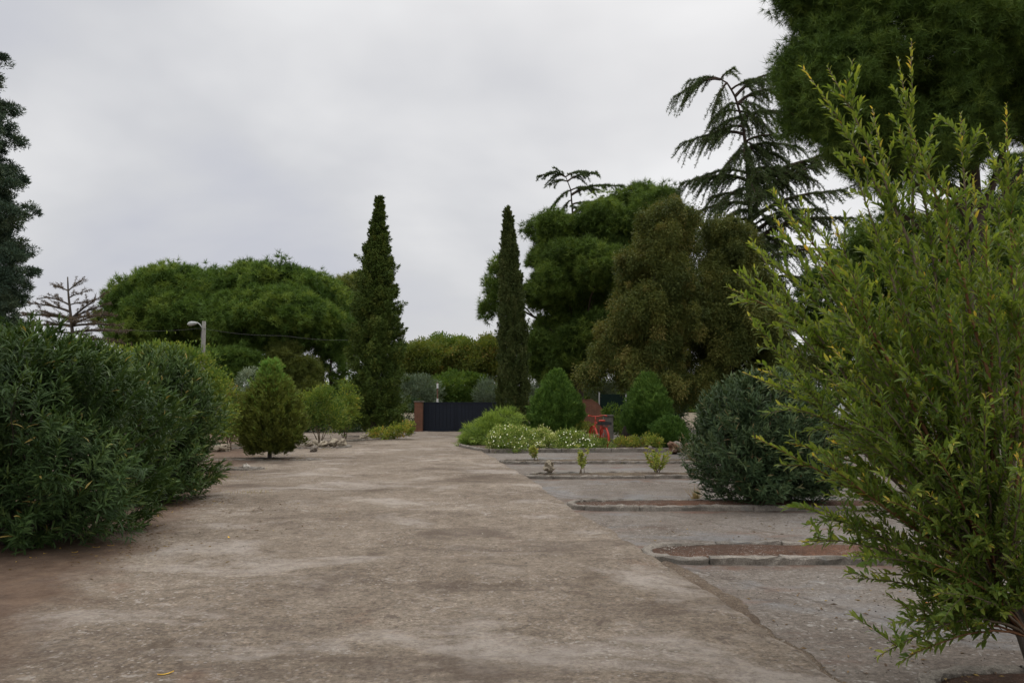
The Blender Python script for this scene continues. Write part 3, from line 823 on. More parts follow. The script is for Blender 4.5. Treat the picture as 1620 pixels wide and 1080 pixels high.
for i, px in enumerate((572, 584)):
    q = G(px, 697); rock(('grey rock', 'tan rock')[i] + ' at the foot of the jagged cypress', (q[0], 33.0 + i * 0.2, 0.0), (0.26, 0.2, 0.16), M['rock'], 60 + i, 0.2, sub=3)


# ------------------------------------------------------------------ bushes
def oleander(label, c, rx, ry, h, nsh, mat, L=0.16, W=0.022, group=None, seed=1, low=0.12, lump=0.12, tm=0.42):
    """stems from the foot, each ending in shoots with whorls of long narrow leaves"""
    global rng
    rng = np.random.default_rng(seed)
    c = np.asarray(c, float)
    t = thing('oleander', label, 'shrub', c, 0, group)
    ms_, ml = MB(), MB()
    # shoot tips on and inside a lumpy dome
    u = rnd_dir(nsh); 
    zz = rng.random(nsh) ** 0.85
    ang = rng.uniform(0, 2 * PI, nsh)
    prof = np.interp(zz, [0, 0.12, 0.35, 0.6, 0.8, 0.93, 1.0], [0.80, 0.95, 1.0, 0.96, 0.80, 0.55, 0.22])
    rad = prof * np.where(rng.random(nsh) < 0.72, rng.uniform(0.86, 1.06, nsh), rng.uniform(0.3, 0.86, nsh))
    rad *= 1 + lump * np.sin(ang * 5 + zz * 7 + seed) + lump * 0.7 * np.sin(ang * 3 - zz * 9)
    tip = np.stack([np.cos(ang) * rx * rad, np.sin(ang) * ry * rad, low + zz * (h - low) * (1 + 0.05 * np.sin(ang * 4))], -1)
    outd = unit(np.stack([np.cos(ang), np.sin(ang), 0 * ang], -1))
    D = unit(outd * (1.05 - 0.7 * zz)[:, None] + np.array([0, 0, 1.0]) * (0.35 + 0.75 * zz)[:, None] + rng.normal(size=(nsh, 3)) * 0.28)
    nw = 9
    k = np.arange(nw)
    ln = rng.uniform(0.28, 0.5, nsh)
    ct = np.clip(tm + rng.normal(0, 0.13, nsh), 0, 0.9)
    for wv in range(nw):
        f = wv / (nw - 1)
        P0 = tip - D * (ln * (1 - f))[:, None]
        for a in range(3):
            th = a * 2 * PI / 3 + wv * 1.05 + rng.uniform(-0.4, 0.4, nsh)
            s1 = unit(np.cross(D, rnd_dir(1)[0] + 0.01)); s2 = np.cross(D, s1)
            rdl = s1 * np.cos(th)[:, None] + s2 * np.sin(th)[:, None]
            ld = unit(rdl * (1.0 - 0.55 * f) + D * (0.45 + 0.7 * f) + rng.normal(size=(nsh, 3)) * 0.15)
            tn = np.clip(ct + rng.normal(0, 0.12, nsh) + 0.22 * f, 0, 0.95)
            tn = np.where(rng.random(nsh) < 0.006, 1.0, tn)
            g = (P0[:, 2] > 0.03) & (rng.random(nsh) < 0.93)
            leaves(ml, (P0 + c)[g], ld[g], (L * rng.uniform(0.65, 1.2, nsh) * (1 - 0.25 * f))[g], (W * rng.uniform(0.8, 1.2, nsh))[g], tn[g], 'lan',
                   N=unit(D - 0.4 * ld)[g], curl=0.22, fold=0.35)
    for i in rng.choice(nsh, min(nsh, 70), replace=False):
        b = c + np.array([rng.normal(0, rx * 0.12), rng.normal(0, ry * 0.12), 0.02])
        P = bent(b, c + tip[i] - D[i] * ln[i], 7, -0.06, 0.06)
        P = np.r_[P, [c + tip[i]]]
        ms_.tube(P, np.linspace(rng.uniform(0.010, 0.02), 0.003, 8), 5)
    ms_.build('stem', M['bark_grey'], t, c)
    ml.build('foliage', mat, t, c)
    return t


OG = 'oleander bushes around the lane'
q = G(80, 868)
oleander('largest dark green oleander, its leaves reaching the ground', (-5.58, 9.0, 0.03), 1.36, 1.3, 2.45, 1350, M['oleander'], 0.18, 0.0215, OG, 21, 0.10, 0.22, 0.30)
oleander('second tall oleander, close behind the largest and slimmer than it', (-5.72, 12.6, 0.03), 0.84, 0.95, 2.40, 800, M['oleander'], 0.18, 0.0215, OG, 22, 0.12, 0.18, 0.40)
oleander('bushy dark oleander in the kerbed bed, with paler grey-green top', (G(1205, 795)[0], 12.45, 0.05), 1.18, 1.0, 2.02, 1300, M['oleander_dark'], 0.155, 0.020, OG, 23, 0.10, 0.10, 0.40)
oleander('low dark bush filling the gap behind the kerbed bed oleander', (5.35, 15.6, 0.05), 0.62, 0.6, 1.35, 380, M['oleander_dark'], 0.13, 0.018, OG, 24, 0.10, 0.10, 0.3)


def leafbush(name, label, blobs, mat, base, leafkw, stems=6, cat='shrub', group=None, bark='bark_twig', sr=0.02, seed=1, part='foliage'):
    global rng
    rng = np.random.default_rng(seed)
    t = thing(name, label, cat, base, 0, group)
    mb = MB(); cloud(mb, blobs, **leafkw); mb.build(part, M[mat], t, base)
    if stems:
        sb = MB()
        for i in range(stems):
            b = blobs[i % len(blobs)]
            tgt = np.array(b[:3]) + rng.normal(size=3) * np.array(b[3:]) * 0.4
            p0 = np.array(base) + np.array([rng.normal(0, sr * 2.5), rng.normal(0, sr * 2.5), 0])
            sb.tube(bent(p0, tgt, 7, -0.03, 0.1), np.linspace(sr, sr * 0.25, 7), 5)
        sb.build('stem', M[bark], t, base)
    return t


def gb(px, py, Y):
    """base point on the ground under a pixel column at depth Y"""
    p = A(px, py, Y); return np.array([p[0], Y, 0.0])


LK = dict(dens=16, cr=0.28, nl=55, L=0.085, W=0.035, shape='dia', up=0.35, out=0.8, rnd=0.8, shell=(0.55, 1.05))
# yellow-green shrubs behind the oleanders
Y = 17.0
leafbush('shrub', 'tall yellow-green shrub rising behind both oleanders', [B(255, 585, Y, 50, 45), B(290, 600, Y, 45, 60), B(330, 640, Y, 30, 55), B(240, 575, Y, 22, 26), B(265, 556, Y, 8, 20), B(120, 580, Y, 60, 40), B(190, 590, Y, 50, 40), B(345, 610, Y, 14, 22)],
         'decid_green', gb(280, 650, Y), LK, 9, seed=31)
Y = 26
leafbush('shrub', 'rusty brown-green shrub between the oleanders and the golden thuja', [B(362, 665, Y, 18, 30), B(378, 650, Y, 14, 28), B(350, 640, Y, 14, 32), B(355, 615, Y, 9, 20)], 'decid', gb(365, 680, Y), dict(LK, dens=14, L=0.10, W=0.05), 6, seed=32)
Y = 30
leafbush('shrub', 'loose green shrub with thin bare stems right of the golden thuja', [B(500, 640, Y, 26, 24), B(490, 662, Y, 20, 18), B(525, 655, Y, 22, 26), B(515, 625, Y, 16, 14), B(482, 640, Y, 12, 22)], 'decid_green', gb(505, 690, Y), dict(LK, dens=9, nl=50, L=0.11, W=0.05), 7, seed=33)
leafbush('shrub', 'fresh green shrub against the foot of the jagged cypress', [B(545, 650, Y + 2, 22, 30), B(550, 625, Y + 2, 16, 20), B(532, 668, Y + 2, 14, 18)], 'yellowgreen', gb(545, 690, Y + 2), dict(LK, dens=9, nl=50, L=0.11, W=0.05, tone=(0, 0.6)), 5, seed=34)
Y = 34
leafbush('olive_tree', 'silvery grey young olive tree behind the golden thuja', [B(398, 600, Y, 20, 14), B(388, 615, Y, 16, 14), B(412, 612, Y, 14, 14), B(400, 630, Y, 22, 14)], 'silver', gb(400, 650, Y), dict(LK, dens=8, nl=45, L=0.12, W=0.035), 4, 'tree', seed=35)
Y = 33
leafbush('low_plant', 'low yellow-flowered plants beside the lane kerb under the cypress', [B(605, 686, Y, 22, 8), B(628, 681, Y, 14, 8), B(645, 676, Y, 12, 10)], 'yellowgreen', gb(615, 690, Y), dict(LK, dens=18, cr=0.15, nl=40, L=0.10, W=0.04, tone=(0.2, 0.9)), 0, 'plant', seed=36)


# thujas -------------------------------------------------------------------
def thuja(label, c, r, h, mat, nsp, seed, lo=0.25, toneh=None, L=0.085, prof=None, group='thuja conifers', rag=0.12):
    global rng
    rng = np.random.default_rng(seed)
    c = np.asarray(c, float)
    t = thing('thuja', label, 'conifer', c, 0, group)
    prof = prof or ([0, 0.12, 0.3, 0.5, 0.7, 0.86, 0.95, 1], [0.62, 0.92, 1, 0.90, 0.64, 0.34, 0.14, 0.02])
    z = rng.random(nsp) ** 0.92
    ang = rng.uniform(0, 2 * PI, nsp)
    rr = np.interp(z, *prof) * r * np.where(rng.random(nsp) < 0.75, rng.uniform(0.82, 1.12, nsp), rng.uniform(0.3, 0.85, nsp))
    rr *= 1 + rag * np.sin(ang * 7 + z * 11) * np.sin(ang * 3 - z * 17 + seed)
    C = np.stack([np.cos(ang) * rr, np.sin(ang) * rr, lo + z * (h - lo - 0.12)], -1) + c
    outd = np.stack([np.cos(ang), np.sin(ang), 0 * ang], -1)
    m = 34
    idx = np.repeat(np.arange(nsp), m); k = len(idx)
    D0 = unit(outd * (0.75 - 0.45 * z)[:, None] + np.array([0, 0, 1]) + rng.normal(size=(nsp, 3)) * 0.25)
    s = unit(np.cross(D0, np.array([0, 0, 1.0]) + rng.normal(size=(nsp, 3)) * 0.6))
    a = rng.uniform(-1, 1, k); b = rng.random(k)
    ln = rng.uniform(0.16, 0.38, nsp)
    P = C[idx] + D0[idx] * (b * ln[idx])[:, None] + s[idx] * (a * 0.07 * (1 - 0.6 * b))[:, None] + rng.normal(size=(k, 3)) * 0.015
    D = D0[idx] + s[idx] * (a * 0.8)[:, None] + rng.normal(size=(k, 3)) * 0.3
    ct = rng.normal(0.45, 0.16, nsp)
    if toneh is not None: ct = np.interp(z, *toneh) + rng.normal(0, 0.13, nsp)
    tn = np.clip(ct[idx] + rng.normal(0, 0.14, k), 0, 1)
    mb = MB(); leaves(mb, P, D, L * 1.25 * rng.uniform(0.6, 1.3, k), 0.026 * rng.uniform(0.8, 1.4, k), tn, 'dia'); mb.build('foliage', M[mat], t, c)
    sb = MB().tube(bent(c - [0, 0, 0.05], c + [0, 0, h * 0.85], 8, 0, 0.02), np.linspace(0.06 * h / 2.4, 0.01, 8), 7)
    for i in range(26):
        zz = rng.uniform(0.05, 0.7); an = rng.uniform(0, 2 * PI); p = c + [0, 0, zz * h]
        sb.tube(bent(p, p + np.array([math.cos(an) * r * 0.7, math.sin(an) * r * 0.7, 0.35]), 4, 0, 0.05), np.linspace(0.014, 0.004, 4), 4)
    sb.build('trunk', M['bark_grey'], t, c)
    return t


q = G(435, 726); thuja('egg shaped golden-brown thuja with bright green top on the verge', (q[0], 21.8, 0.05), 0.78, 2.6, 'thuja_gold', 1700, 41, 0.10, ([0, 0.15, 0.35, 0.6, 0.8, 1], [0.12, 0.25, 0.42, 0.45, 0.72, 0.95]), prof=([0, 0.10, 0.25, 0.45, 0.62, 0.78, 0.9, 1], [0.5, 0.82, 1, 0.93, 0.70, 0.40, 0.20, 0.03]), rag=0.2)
q = G(881, 690); thuja('broad dark green thuja in the flower bed before the tall pine', (q[0] * 29.5 / q[1], 29.5, 0.07), 0.84, 2.58, 'thuja', 2200, 42, 0.1, L=0.10)
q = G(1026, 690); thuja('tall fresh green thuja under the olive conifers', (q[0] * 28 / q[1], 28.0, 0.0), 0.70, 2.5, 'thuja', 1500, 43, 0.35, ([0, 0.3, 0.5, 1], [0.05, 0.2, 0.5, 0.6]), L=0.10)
q = G(1060, 705); thuja('small round dark thuja behind the rusty rock', (q[0] * 26.5 / q[1], 26.5, 0.0), 0.52, 0.95, 'thuja', 700, 44, 0.05, ([0, 1], [0.1, 0.3]), 0.08, ([0, 0.2, 0.5, 0.8, 1], [0.8, 1, 0.95, 0.65, 0.2]))

# juniper ------------------------------------------------------------------
JK = dict(dens=16, cr=0.24, nl=90, L=0.13, W=0.02, shape='tri', up=0.12, out=1.1, rnd=0.45, flat=0.45, shell=(0.6, 1.08), tone=(0.15, 0.8))
Y = 28.3
leafbush('juniper', 'spreading bright green juniper in stepped layers at the flower bed corner', [B(800, 660, Y + 0.9, 28, 13), B(778, 668, Y + 0.6, 26, 10), B(760, 680, Y + 0.2, 24, 12), B(745, 692, Y, 15, 10), B(775, 690, Y - 0.1, 30, 16), B(748, 703, Y, 18, 7), B(800, 678, Y + 0.6, 26, 12)],
         'juniper', gb(775, 690, Y + 0.3), JK, 6, 'conifer', bark='bark_grey', seed=51)

# flower-bed plants ----------------------------------------------------------
def flowering(label, blobs, base, seed, nfl=140, mat='bedleaf', tone=(0.1, 0.7), red=0):
    t = leafbush('flowering_shrub', label, blobs, mat, base, dict(dens=26, cr=0.16, nl=42, L=0.075, W=0.032, shape='dia', up=0.4, out=0.7, rnd=0.8, shell=(0.5, 1.05), tone=tone), 4, 'shrub', 'white flowering shrubs in the flower bed', seed=seed)
    mb = MB()
    for b in blobs:
        n = max(4, int(nfl / len(blobs)))
        u = rnd_dir(n); u[:, 2] = abs(u[:, 2]) * 0.9; u[:, 1] -= 0.25; u = unit(u)
        P = np.array(b[:3]) + u * np.array(b[3:]) * rng.uniform(1.0, 1.12, n)[:, None]
        for a in range(5):
            th = a * 2 * PI / 5
            s1 = unit(np.cross(u, [0.3, 0.1, 1])); s2 = np.cross(u, s1)
            leaves(mb, P, s1 * math.cos(th) + s2 * math.sin(th) + u * 0.3, 0.026, 0.020, rng.random(n), 'dia', N=u)
    mb.build('blossom', M['white_flower'], t, base)
    if red:
        mb = MB()
        p = A(806, 698, 25.25)[None] + rng.normal(size=(40, 3)) * 0.03
        leaves(mb, p, rnd_dir(40), 0.055, 0.03, rng.random(40), 'dia'); mb.build('red_blossom', M['red_flower'], t, base)
    return t


Y = 25.6
flowering('bushy white-flowered shrub with one red bloom at the bed corner', [B(800, 692, Y, 28, 20), B(785, 700, Y - 0.2, 16, 14), B(825, 695, Y + 0.2, 22, 18), B(810, 706, Y - 0.2, 28, 10)], gb(805, 710, Y), 61, 95, red=1)
flowering('low yellowish variegated shrub in the middle of the flower bed', [B(855, 694, Y + 0.5, 22, 14), B(845, 704, Y, 16, 9), B(875, 698, Y + 0.3, 18, 12)], gb(860, 710, Y + 0.3), 62, 40, tone=(0.35, 0.95))
flowering('white-flowered shrub between the variegated shrub and the red bicycle', [B(905, 696, Y + 0.4, 24, 16), B(890, 704, Y, 20, 9), B(925, 700, Y + 0.3, 20, 14)], gb(908, 710, Y + 0.2), 63, 60)
flowering('low pale shrub around the wheels of the red bicycle', [B(945, 705, Y + 0.1, 18, 9), B(925, 708, Y, 16, 7), B(960, 708, Y + 0.2, 8, 6)], gb(942, 712, Y + 0.1), 64, 25, tone=(0.1, 0.6))
GCK = dict(dens=30, cr=0.14, nl=36, L=0.07, W=0.035, shape='dia', up=0.5, out=0.6, rnd=0.8, shell=(0.4, 1.05), tone=(0.3, 0.8))
Y = 26.6
leafbush('ground_cover', 'low yellow-green creeping plant right of the red bicycle', [B(985, 700, Y, 16, 5), B(1005, 699, Y + 0.2, 16, 6), B(1030, 697, Y + 0.3, 16, 7)], 'yellowgreen', gb(1008, 705, Y), GCK, 0, 'plant', seed=65)
leafbush('ground_cover', 'tufted bright plant between creeping plant and rusty rock', [B(1032, 695, 25.6, 12, 8), B(1042, 700, 25.6, 8, 7)], 'yellowgreen', gb(1035, 708, 25.6), GCK, 0, 'plant', seed=66)
leafbush('shrub', 'bright yellow-green small shrub behind the red bicycle', [B(925, 673, 29.0, 15, 12), B(933, 680, 29, 10, 9)], 'yellowgreen', gb(927, 690, 29.0), dict(GCK, dens=14), 3, seed=67)
leafbush('shrub', 'trailing green shrub against the dark fence behind the flower bed', [B(985, 672, 36, 22, 11), B(968, 655, 36.5, 12, 14), B(1000, 680, 35.5, 16, 7)], 'decid_green', gb(985, 685, 36), dict(LK, dens=8, L=0.13, W=0.05, tone=(0, .5)), 4, seed=68)
leafbush('shrub', 'grey-green low shrub between the rusty rock and the dark oleander', [B(1100, 715, 21.5, 20, 14), B(1120, 705, 21.8, 18, 16)], 'oleander_dark', gb(1108, 725, 21.5), dict(LK, dens=18, L=0.11, W=0.02), 4, seed=69)


# young plants on the beds
def sapling(label, x, y, h, mat, seed, n=5, spread=0.16, L=0.09, W=0.03, z0=0.06):
    global rng
    rng = np.random.default_rng(seed)
    base = np.array([x, y, z0])
    t = thing('young_plant', label, 'plant', base, 0, 'young leafy plants on the kerbed beds')
    sb, lb = MB(), MB()
    for i in range(n):
        an = rng.uniform(0, 2 * PI)
        tip = base + np.array([math.cos(an) * spread * rng.uniform(0.3, 1.2), math.sin(an) * spread, h * rng.uniform(0.7, 1.05)])
        P = bent(base + rng.normal(size=3) * [0.03, 0.03, 0], tip, 8, -0.02, 0.12)
        sb.tube(P, np.linspace(0.008, 0.003, 8), 5)
        f = rng.uniform(0.25, 1, 42); Q = np.stack([np.interp(f, np.linspace(0, 1, 8), P[:, k]) for k in range(3)], -1)
        D = rnd_dir(42) * [1, 1, 0.5] + [0, 0, 0.3]
        leaves(lb, Q, D, L * rng.uniform(0.6, 1.2, 42), W * rng.uniform(0.8, 1.2, 42), np.clip(rng.normal(0.6, 0.2, 42), 0, 1), 'lan', curl=0.3)
    sb.build('stem', M['bark_twig'], t, base); lb.build('foliage', M[mat], t, base)
    return t


sapling('dense yellow-green young plant on the rock bed near the dark oleander', G(1040, 748)[0] * 17.15 / G(1040, 748)[1], 17.15, 0.52, 'yellowgreen', 71, 11, 0.25)
sapling('thin upright young plant with two leaf tufts on the rock bed', G(920, 748)[0] * 17.2 / G(920, 748)[1], 17.2, 0.62, 'yellowgreen', 72, 4, 0.13)
sapling('small pale young plant on the thin grassy bed', G(846, 725)[0] * 20.9 / G(846, 725)[1], 20.9, 0.42, 'yellowgreen', 73, 6, 0.18, 0.08)


def blades(mb, x, y, h, n, seed, spread=0.25, dy=0.25):
    global rng
    rng = np.random.default_rng(seed)
    P = np.c_[x + rng.normal(0, spread * 0.5, n), y + rng.normal(0, spread * dy, n), np.full(n, 0.005)]
    D = np.c_[rng.normal(0, 0.5, n), rng.normal(0, 0.5, n), np.ones(n)]
    leaves(mb, P, D, h * rng.uniform(0.5, 1.1, n), 0.008, rng.random(n), 'tri')


q = G(1090, 785)
mb = MB(); blades(mb, q[0], 13.1, 0.30, 90, 81, 0.06); tag(mb.build('weed', M['drygrass']), 'sparse dry weed on the concrete before the oleander bed', 'weed')
mb = MB()
for a in ((-4.75, 13.8, 0.10, 300, 82, 0.6), (1.2, 20.9, 0.10, 600, 83, 2.2, 0.06), (2.2, 17.1, 0.10, 600, 84, 1.8, 0.06)): blades(mb, *a)
for i in range(14): blades(mb, rng.uniform(-9, -6), rng.uniform(15, 30), 0.12, 60, 900 + i, 0.5)
mb.build('grass', M['drygrass'])['kind'] = 'stuff'


# ------------------------------------------------------------------ foreground shrub
def big_shrub():
    global rng
    rng = np.random.default_rng(91)
    base = np.array([3.15, 4.55, 0.05])
    t = thing('leafy_shrub', 'tall willowy shrub with yellow-green shoots, nearest to the camera', 'shrub', base)
    tips = [(1442, 62, 4.6), (1420, 92, 4.7), (1310, 108, 4.4), (1268, 105, 4.5), (1380, 172, 4.8), (1520, 178, 4.6), (1438, 195, 4.3), (1592, 165, 4.9), (1560, 215, 5.0), (1345, 250, 4.3),
            (1222, 300, 4.5), (1238, 330, 4.2), (1186, 372, 4.6), (1190, 390, 4.9), (1165, 432, 4.4), (1152, 455, 4.6), (1215, 330, 5.0), (1185, 500, 4.2), (1178, 590, 4.4), (1200, 585, 4.9), (1230, 640, 4.1), (1190, 690, 4.3),
            (1245, 700, 4.8), (1265, 800, 4.2), (1285, 720, 4.0), (1300, 820, 4.5), (1270, 857, 4.1), (1340, 880, 3.9), (1345, 915, 4.2), (1380, 905, 4.4), (1330, 770, 4.8), (1385, 1040, 4.0), (1405, 985, 4.2),
            (1440, 1035, 4.1), (1480, 945, 4.2), (1620, 230, 4.4), (1500, 290, 4.2), (1400, 300, 4.6), (1290, 400, 4.4), (1330, 480, 4.1), (1450, 400, 4.0), (1560, 350, 4.1), (1610, 420, 4.0), (1520, 500, 3.9), (1400, 560, 3.9),
            (1290, 580, 4.0), (1330, 660, 3.8), (1450, 690, 3.7), (1560, 620, 3.7), (1610, 720, 3.7), (1400, 790, 3.8), (1500, 830, 4.0), (1590, 880, 4.0), (1450, 880, 4.1), (1310, 540, 4.9), (1380, 420, 5.1), (1480, 330, 5.2), (1260, 480, 5.0),
            (1350, 700, 5.1), (1430, 600, 5.2), (1660, 300, 4.5), (1700, 500, 4.4), (1680, 180, 4.8), (1720, 700, 4.0), (1700, 900, 4.0), (1540, 280, 5.2), (1620, 560, 5.2), (1540, 700, 5.2), (1470, 780, 5.0),
            (1410, 480, 4.4), (1490, 600, 4.3), (1570, 470, 4.5), (1360, 600, 4.5), (1600, 640, 4.4), (1530, 760, 4.2), (1370, 740, 4.3), (1250, 545, 4.6), (1470, 460, 4.7), (1580, 300, 4.7), (1640, 800, 4.3)]
    tips += [(rng.uniform(1430, 1680), rng.uniform(690, 1000), rng.uniform(3.8, 4.8)) for _ in range(38)]
    tips += [(rng.uniform(1290, 1640), rng.uniform(330, 850), rng.uniform(3.9, 5.3)) for _ in range(52)]
    trunk = MB()
    forks = []
    for i in range(9):
        an = rng.uniform(0, 2 * PI)
        p0 = base + np.array([math.cos(an) * 0.10, math.sin(an) * 0.12, -0.05])
        p1 = base + np.array([math.cos(an) * 0.42 - 0.14, math.sin(an) * 0.35, rng.uniform(0.5, 1.0)])
        P = bent(p0, p1, 7, 0, 0.08)
        trunk.tube(P, np.linspace(0.026, 0.013, 7), 7)
        forks.append(P)
    trunk.build('trunk', M['bark_grey'], t, base, smooth=True)
    for bi, (px, py, d) in enumerate(tips):
        tip = A(px, py, d)
        fk = min(forks, key=lambda P: np.linalg.norm((P[-1] - tip)[:2]) + rng.uniform(0, 0.35))
        i0 = 6 if tip[2] > 1.0 else 3
        s = fk[i0]
        ln = np.linalg.norm(tip - s)
        q = s + (tip - s) * 0.45 + np.array([0, 0, 0.12 * ln * (1 if tip[2] > 1 else 1.6)]) + rng.normal(size=3) * 0.05 * ln
        tt = np.linspace(0, 1, 16)[:, None]
        P = s * (1 - tt) ** 2 + 2 * q * tt * (1 - tt) + tip * tt ** 2
        P += np.cumsum(rng.normal(size=P.shape), 0) * 0.0035 * ln * np.sin(PI * tt)
        bm_ = MB(); lf = MB()
        r0 = 0.0045 + 0.0042 * ln
        bm_.tube(P, np.linspace(r0, 0.0018, 16), 6)

        def dress(Pl, f0, yg, step=0.024, Lm=0.067):
            seg = np.r_[0, np.cumsum(np.linalg.norm(np.diff(Pl, axis=0), axis=1))]
            tot = seg[-1]
            st = np.arange(tot * f0, tot, step)
            if len(st) < 2: return
            Q = np.stack([np.interp(st, seg, Pl[:, k]) for k in range(3)], -1)
            T = unit(np.gradient(Q, axis=0))
            n = len(Q)
            ph = np.arange(n) * (PI / 2) + rng.uniform(0, 6)
            s1 = unit(np.cross(T, [0.2, 0.3, 1.0])); s2 = np.cross(T, s1)
            fr = st / tot
            for sg in (1, -1):
                a = ph + rng.normal(0, 0.35, n)
                rd = (s1 * np.cos(a)[:, None] + s2 * np.sin(a)[:, None]) * sg
                D = unit(rd * (0.85 - 0.35 * fr[:, None]) + T * 1.0 + np.array([0, 0, 0.15]) + rng.normal(size=(n, 3)) * 0.18)
                Ls = Lm * rng.uniform(0.65, 1.25, n) * np.interp(fr, [0, 0.85, 1], [1, 1, 0.5])
                tn = np.clip(rng.normal(0.37, 0.16, n) + yg * np.clip((fr - 0.62) / 0.38, 0, 1) ** 1.3, 0, 0.97)
                tn = np.where(rng.random(n) < 0.0015, 1.0, tn)
                if yg > 0.56: tn = np.where((fr > 0.95), np.maximum(tn, rng.uniform(0.86, 1.0, n)), tn)
                g = rng.random(n) < 0.94
                leaves(lf, Q[g], D[g], Ls[g], (Ls * rng.uniform(0.25, 0.34, n))[g], tn[g], 'lan', N=unit(T * 0.8 + np.array([0, 0, 0.6]))[g], curl=0.12, fold=0.3)

        yg = rng.choice([0.15, 0.35, 0.6], p=[0.4, 0.35, 0.25]) if bi > 34 else rng.uniform(0.25, 0.62)
        dress(P, 0.42, yg)
        seg = np.linspace(0, 1, 16)
        nt_ = int(4 + 3.8 * ln)
        for k in range(nt_):
            f = rng.uniform(0.28, 0.93)
            p = np.array([np.interp(f, seg, P[:, c]) for c in range(3)])
            T = unit(P[min(15, int(f * 15) + 1)] - P[int(f * 15)])
            d_ = unit(T * 0.9 + rnd_dir(1)[0] * 0.75 + np.array([0, 0, 0.25]))
            tl = rng.uniform(0.16, 0.42) * (1.15 - 0.6 * f)
            Q = bent(p, p + d_ * tl, 6, -0.05, 0.06)
            bm_.tube(Q, np.linspace(0.0026, 0.0012, 6), 4)
            dress(Q, 0.08, yg * 0.8, 0.023, 0.059)
        br = bm_.build('branch', M['bark_twig'] if rng.random() < 0.72 else M['bark_red'], t, base, smooth=True)
        lf.build('foliage', M['shrub'], br, base)
    return t


big_shrub()


# ------------------------------------------------------------------ trees
def cypress(name, label, c, h, prof, nsp, mat, seed, plume=0.5, m=90, jag=0.15, up=1.0, L=0.13, W=0.03, lo=0.3, group=None, spreadw=0.16, bark='bark_grey', cat='tree', lean=(0, 0)):
    global rng
    rng = np.random.default_rng(seed)
    c = np.asarray(c, float)
    t = thing(name, label, cat, c, 0, group)
    z = rng.random(nsp) ** 0.9
    ang = rng.uniform(0, 2 * PI, nsp)
    base_r = np.interp(z, prof[0], prof[1])
    outer = rng.random(nsp) < 0.7
    rr = base_r * np.where(outer, rng.uniform(0.8, 1.0 + jag, nsp), rng.uniform(0.25, 0.8, nsp))
    lum = np.sin(ang * 2 + z * h * 1.9 + seed) * np.sin(ang * 3 - z * h * 2.7) + 0.6 * np.sin(ang * 5 + z * h * 4.1)
    rr = rr * (1 + jag * 0.9 * lum * outer)
    C = np.stack([np.cos(ang) * rr + lean[0] * z ** 2, np.sin(ang) * rr + lean[1] * z ** 2, lo + z * (h - lo - plume * 0.6)], -1)
    od = np.stack([np.cos(ang), np.sin(ang), 0 * ang], -1)
    D0 = unit(od * (0.55 + 0.5 * (rng.random(nsp) < 0.35))[:, None] * (1.3 - up * 0.5) + np.array([0, 0, up]) + rng.normal(size=(nsp, 3)) * 0.2)
    ln = plume * rng.uniform(0.5, 1.3, nsp) * np.interp(z, [0, 0.8, 1], [1, 0.85, 0.55])
    idx = np.repeat(np.arange(nsp), m); k = len(idx)
    b = rng.random(k)
    wd = (1 - b) ** 0.6
    P = C[idx] + D0[idx] * ((b - 0.35) * ln[idx])[:, None] + rnd_dir(k) * (rng.random(k) ** 0.5 * spreadw * wd * ln[idx] / plume * np.clip(base_r / (0.6 * np.max(prof[1])), 0.22, 1)[idx])[:, None]
    D = D0[idx] + rnd_dir(k) * 1.1
    tn = np.clip(np.repeat(rng.normal(0.42, 0.17, nsp), m) + rng.normal(0, 0.15, k), 0, 1)
    g = P[:, 2] > 0.05
    mb = MB(); leaves(mb, (P + c)[g], D[g], (L * rng.uniform(0.6, 1.3, k))[g], (W * rng.uniform(0.7, 1.3, k))[g], tn[g], 'tri'); mb.build('crown', M[mat], t, c)
    sb = MB()
    zz = np.linspace(0, 1, 12)
    TP = np.stack([lean[0] * zz ** 2, lean[1] * zz ** 2, -0.1 + zz * h * 0.93], -1) + c
    rmax = prof[1].max() if hasattr(prof[1], 'max') else max(prof[1])
    sb.tube(TP, np.linspace(0.13 + rmax * 0.08, 0.02, 12), 8)
    for i in range(60):
        f = rng.uniform(0.05, 0.9); an = rng.uniform(0, 2 * PI); p = c + [lean[0] * f * f, lean[1] * f * f, f * h * 0.93]
        r_ = np.interp(f, prof[0], prof[1]) * 0.75
        sb.tube(bent(p, p + np.array([math.cos(an) * r_, math.sin(an) * r_, r_ * 0.9]), 4, 0, 0.05), np.linspace(0.03, 0.008, 4), 4)
    sb.build('trunk', M[bark], t, c)
    return t


# jagged cypress left of the gate
Y = 36.0; q = A(592, 690, Y); k = Y / FPX
cypress('cypress', 'tall jagged cypress with ragged side tufts beside the gate', (q[0], Y, 0), 390 * k,
        ([0, 0.1, 0.25, 0.4, 0.55, 0.68, 0.80, 0.9, 0.96, 1.0], np.array([29, 30, 29, 26, 23, 18, 11, 5, 2.5, 0.5]) * k), 1700, 'cypress', 101, 0.55, 150, 0.36, 0.75, 0.10, 0.045, 0.3, 'cypresses flanking the gate', 0.30, lean=(3 * k, 0))
Y = 38.0; q = A(812, 690, Y); k = Y / FPX
cypress('cypress', 'smooth narrow brownish cypress standing over the spreading juniper', (q[0], Y, 0), 370 * k,
        ([0, 0.1, 0.3, 0.5, 0.65, 0.8, 0.9, 0.96, 1.0], np.array([21, 22, 21, 18, 14, 10, 7, 4, 0.5]) * k), 1300, 'cypress_dull', 102, 0.6, 150, 0.10, 1.3, 0.10, 0.042, 0.25, 'cypresses flanking the gate', 0.24, lean=(-9 * k, 0))
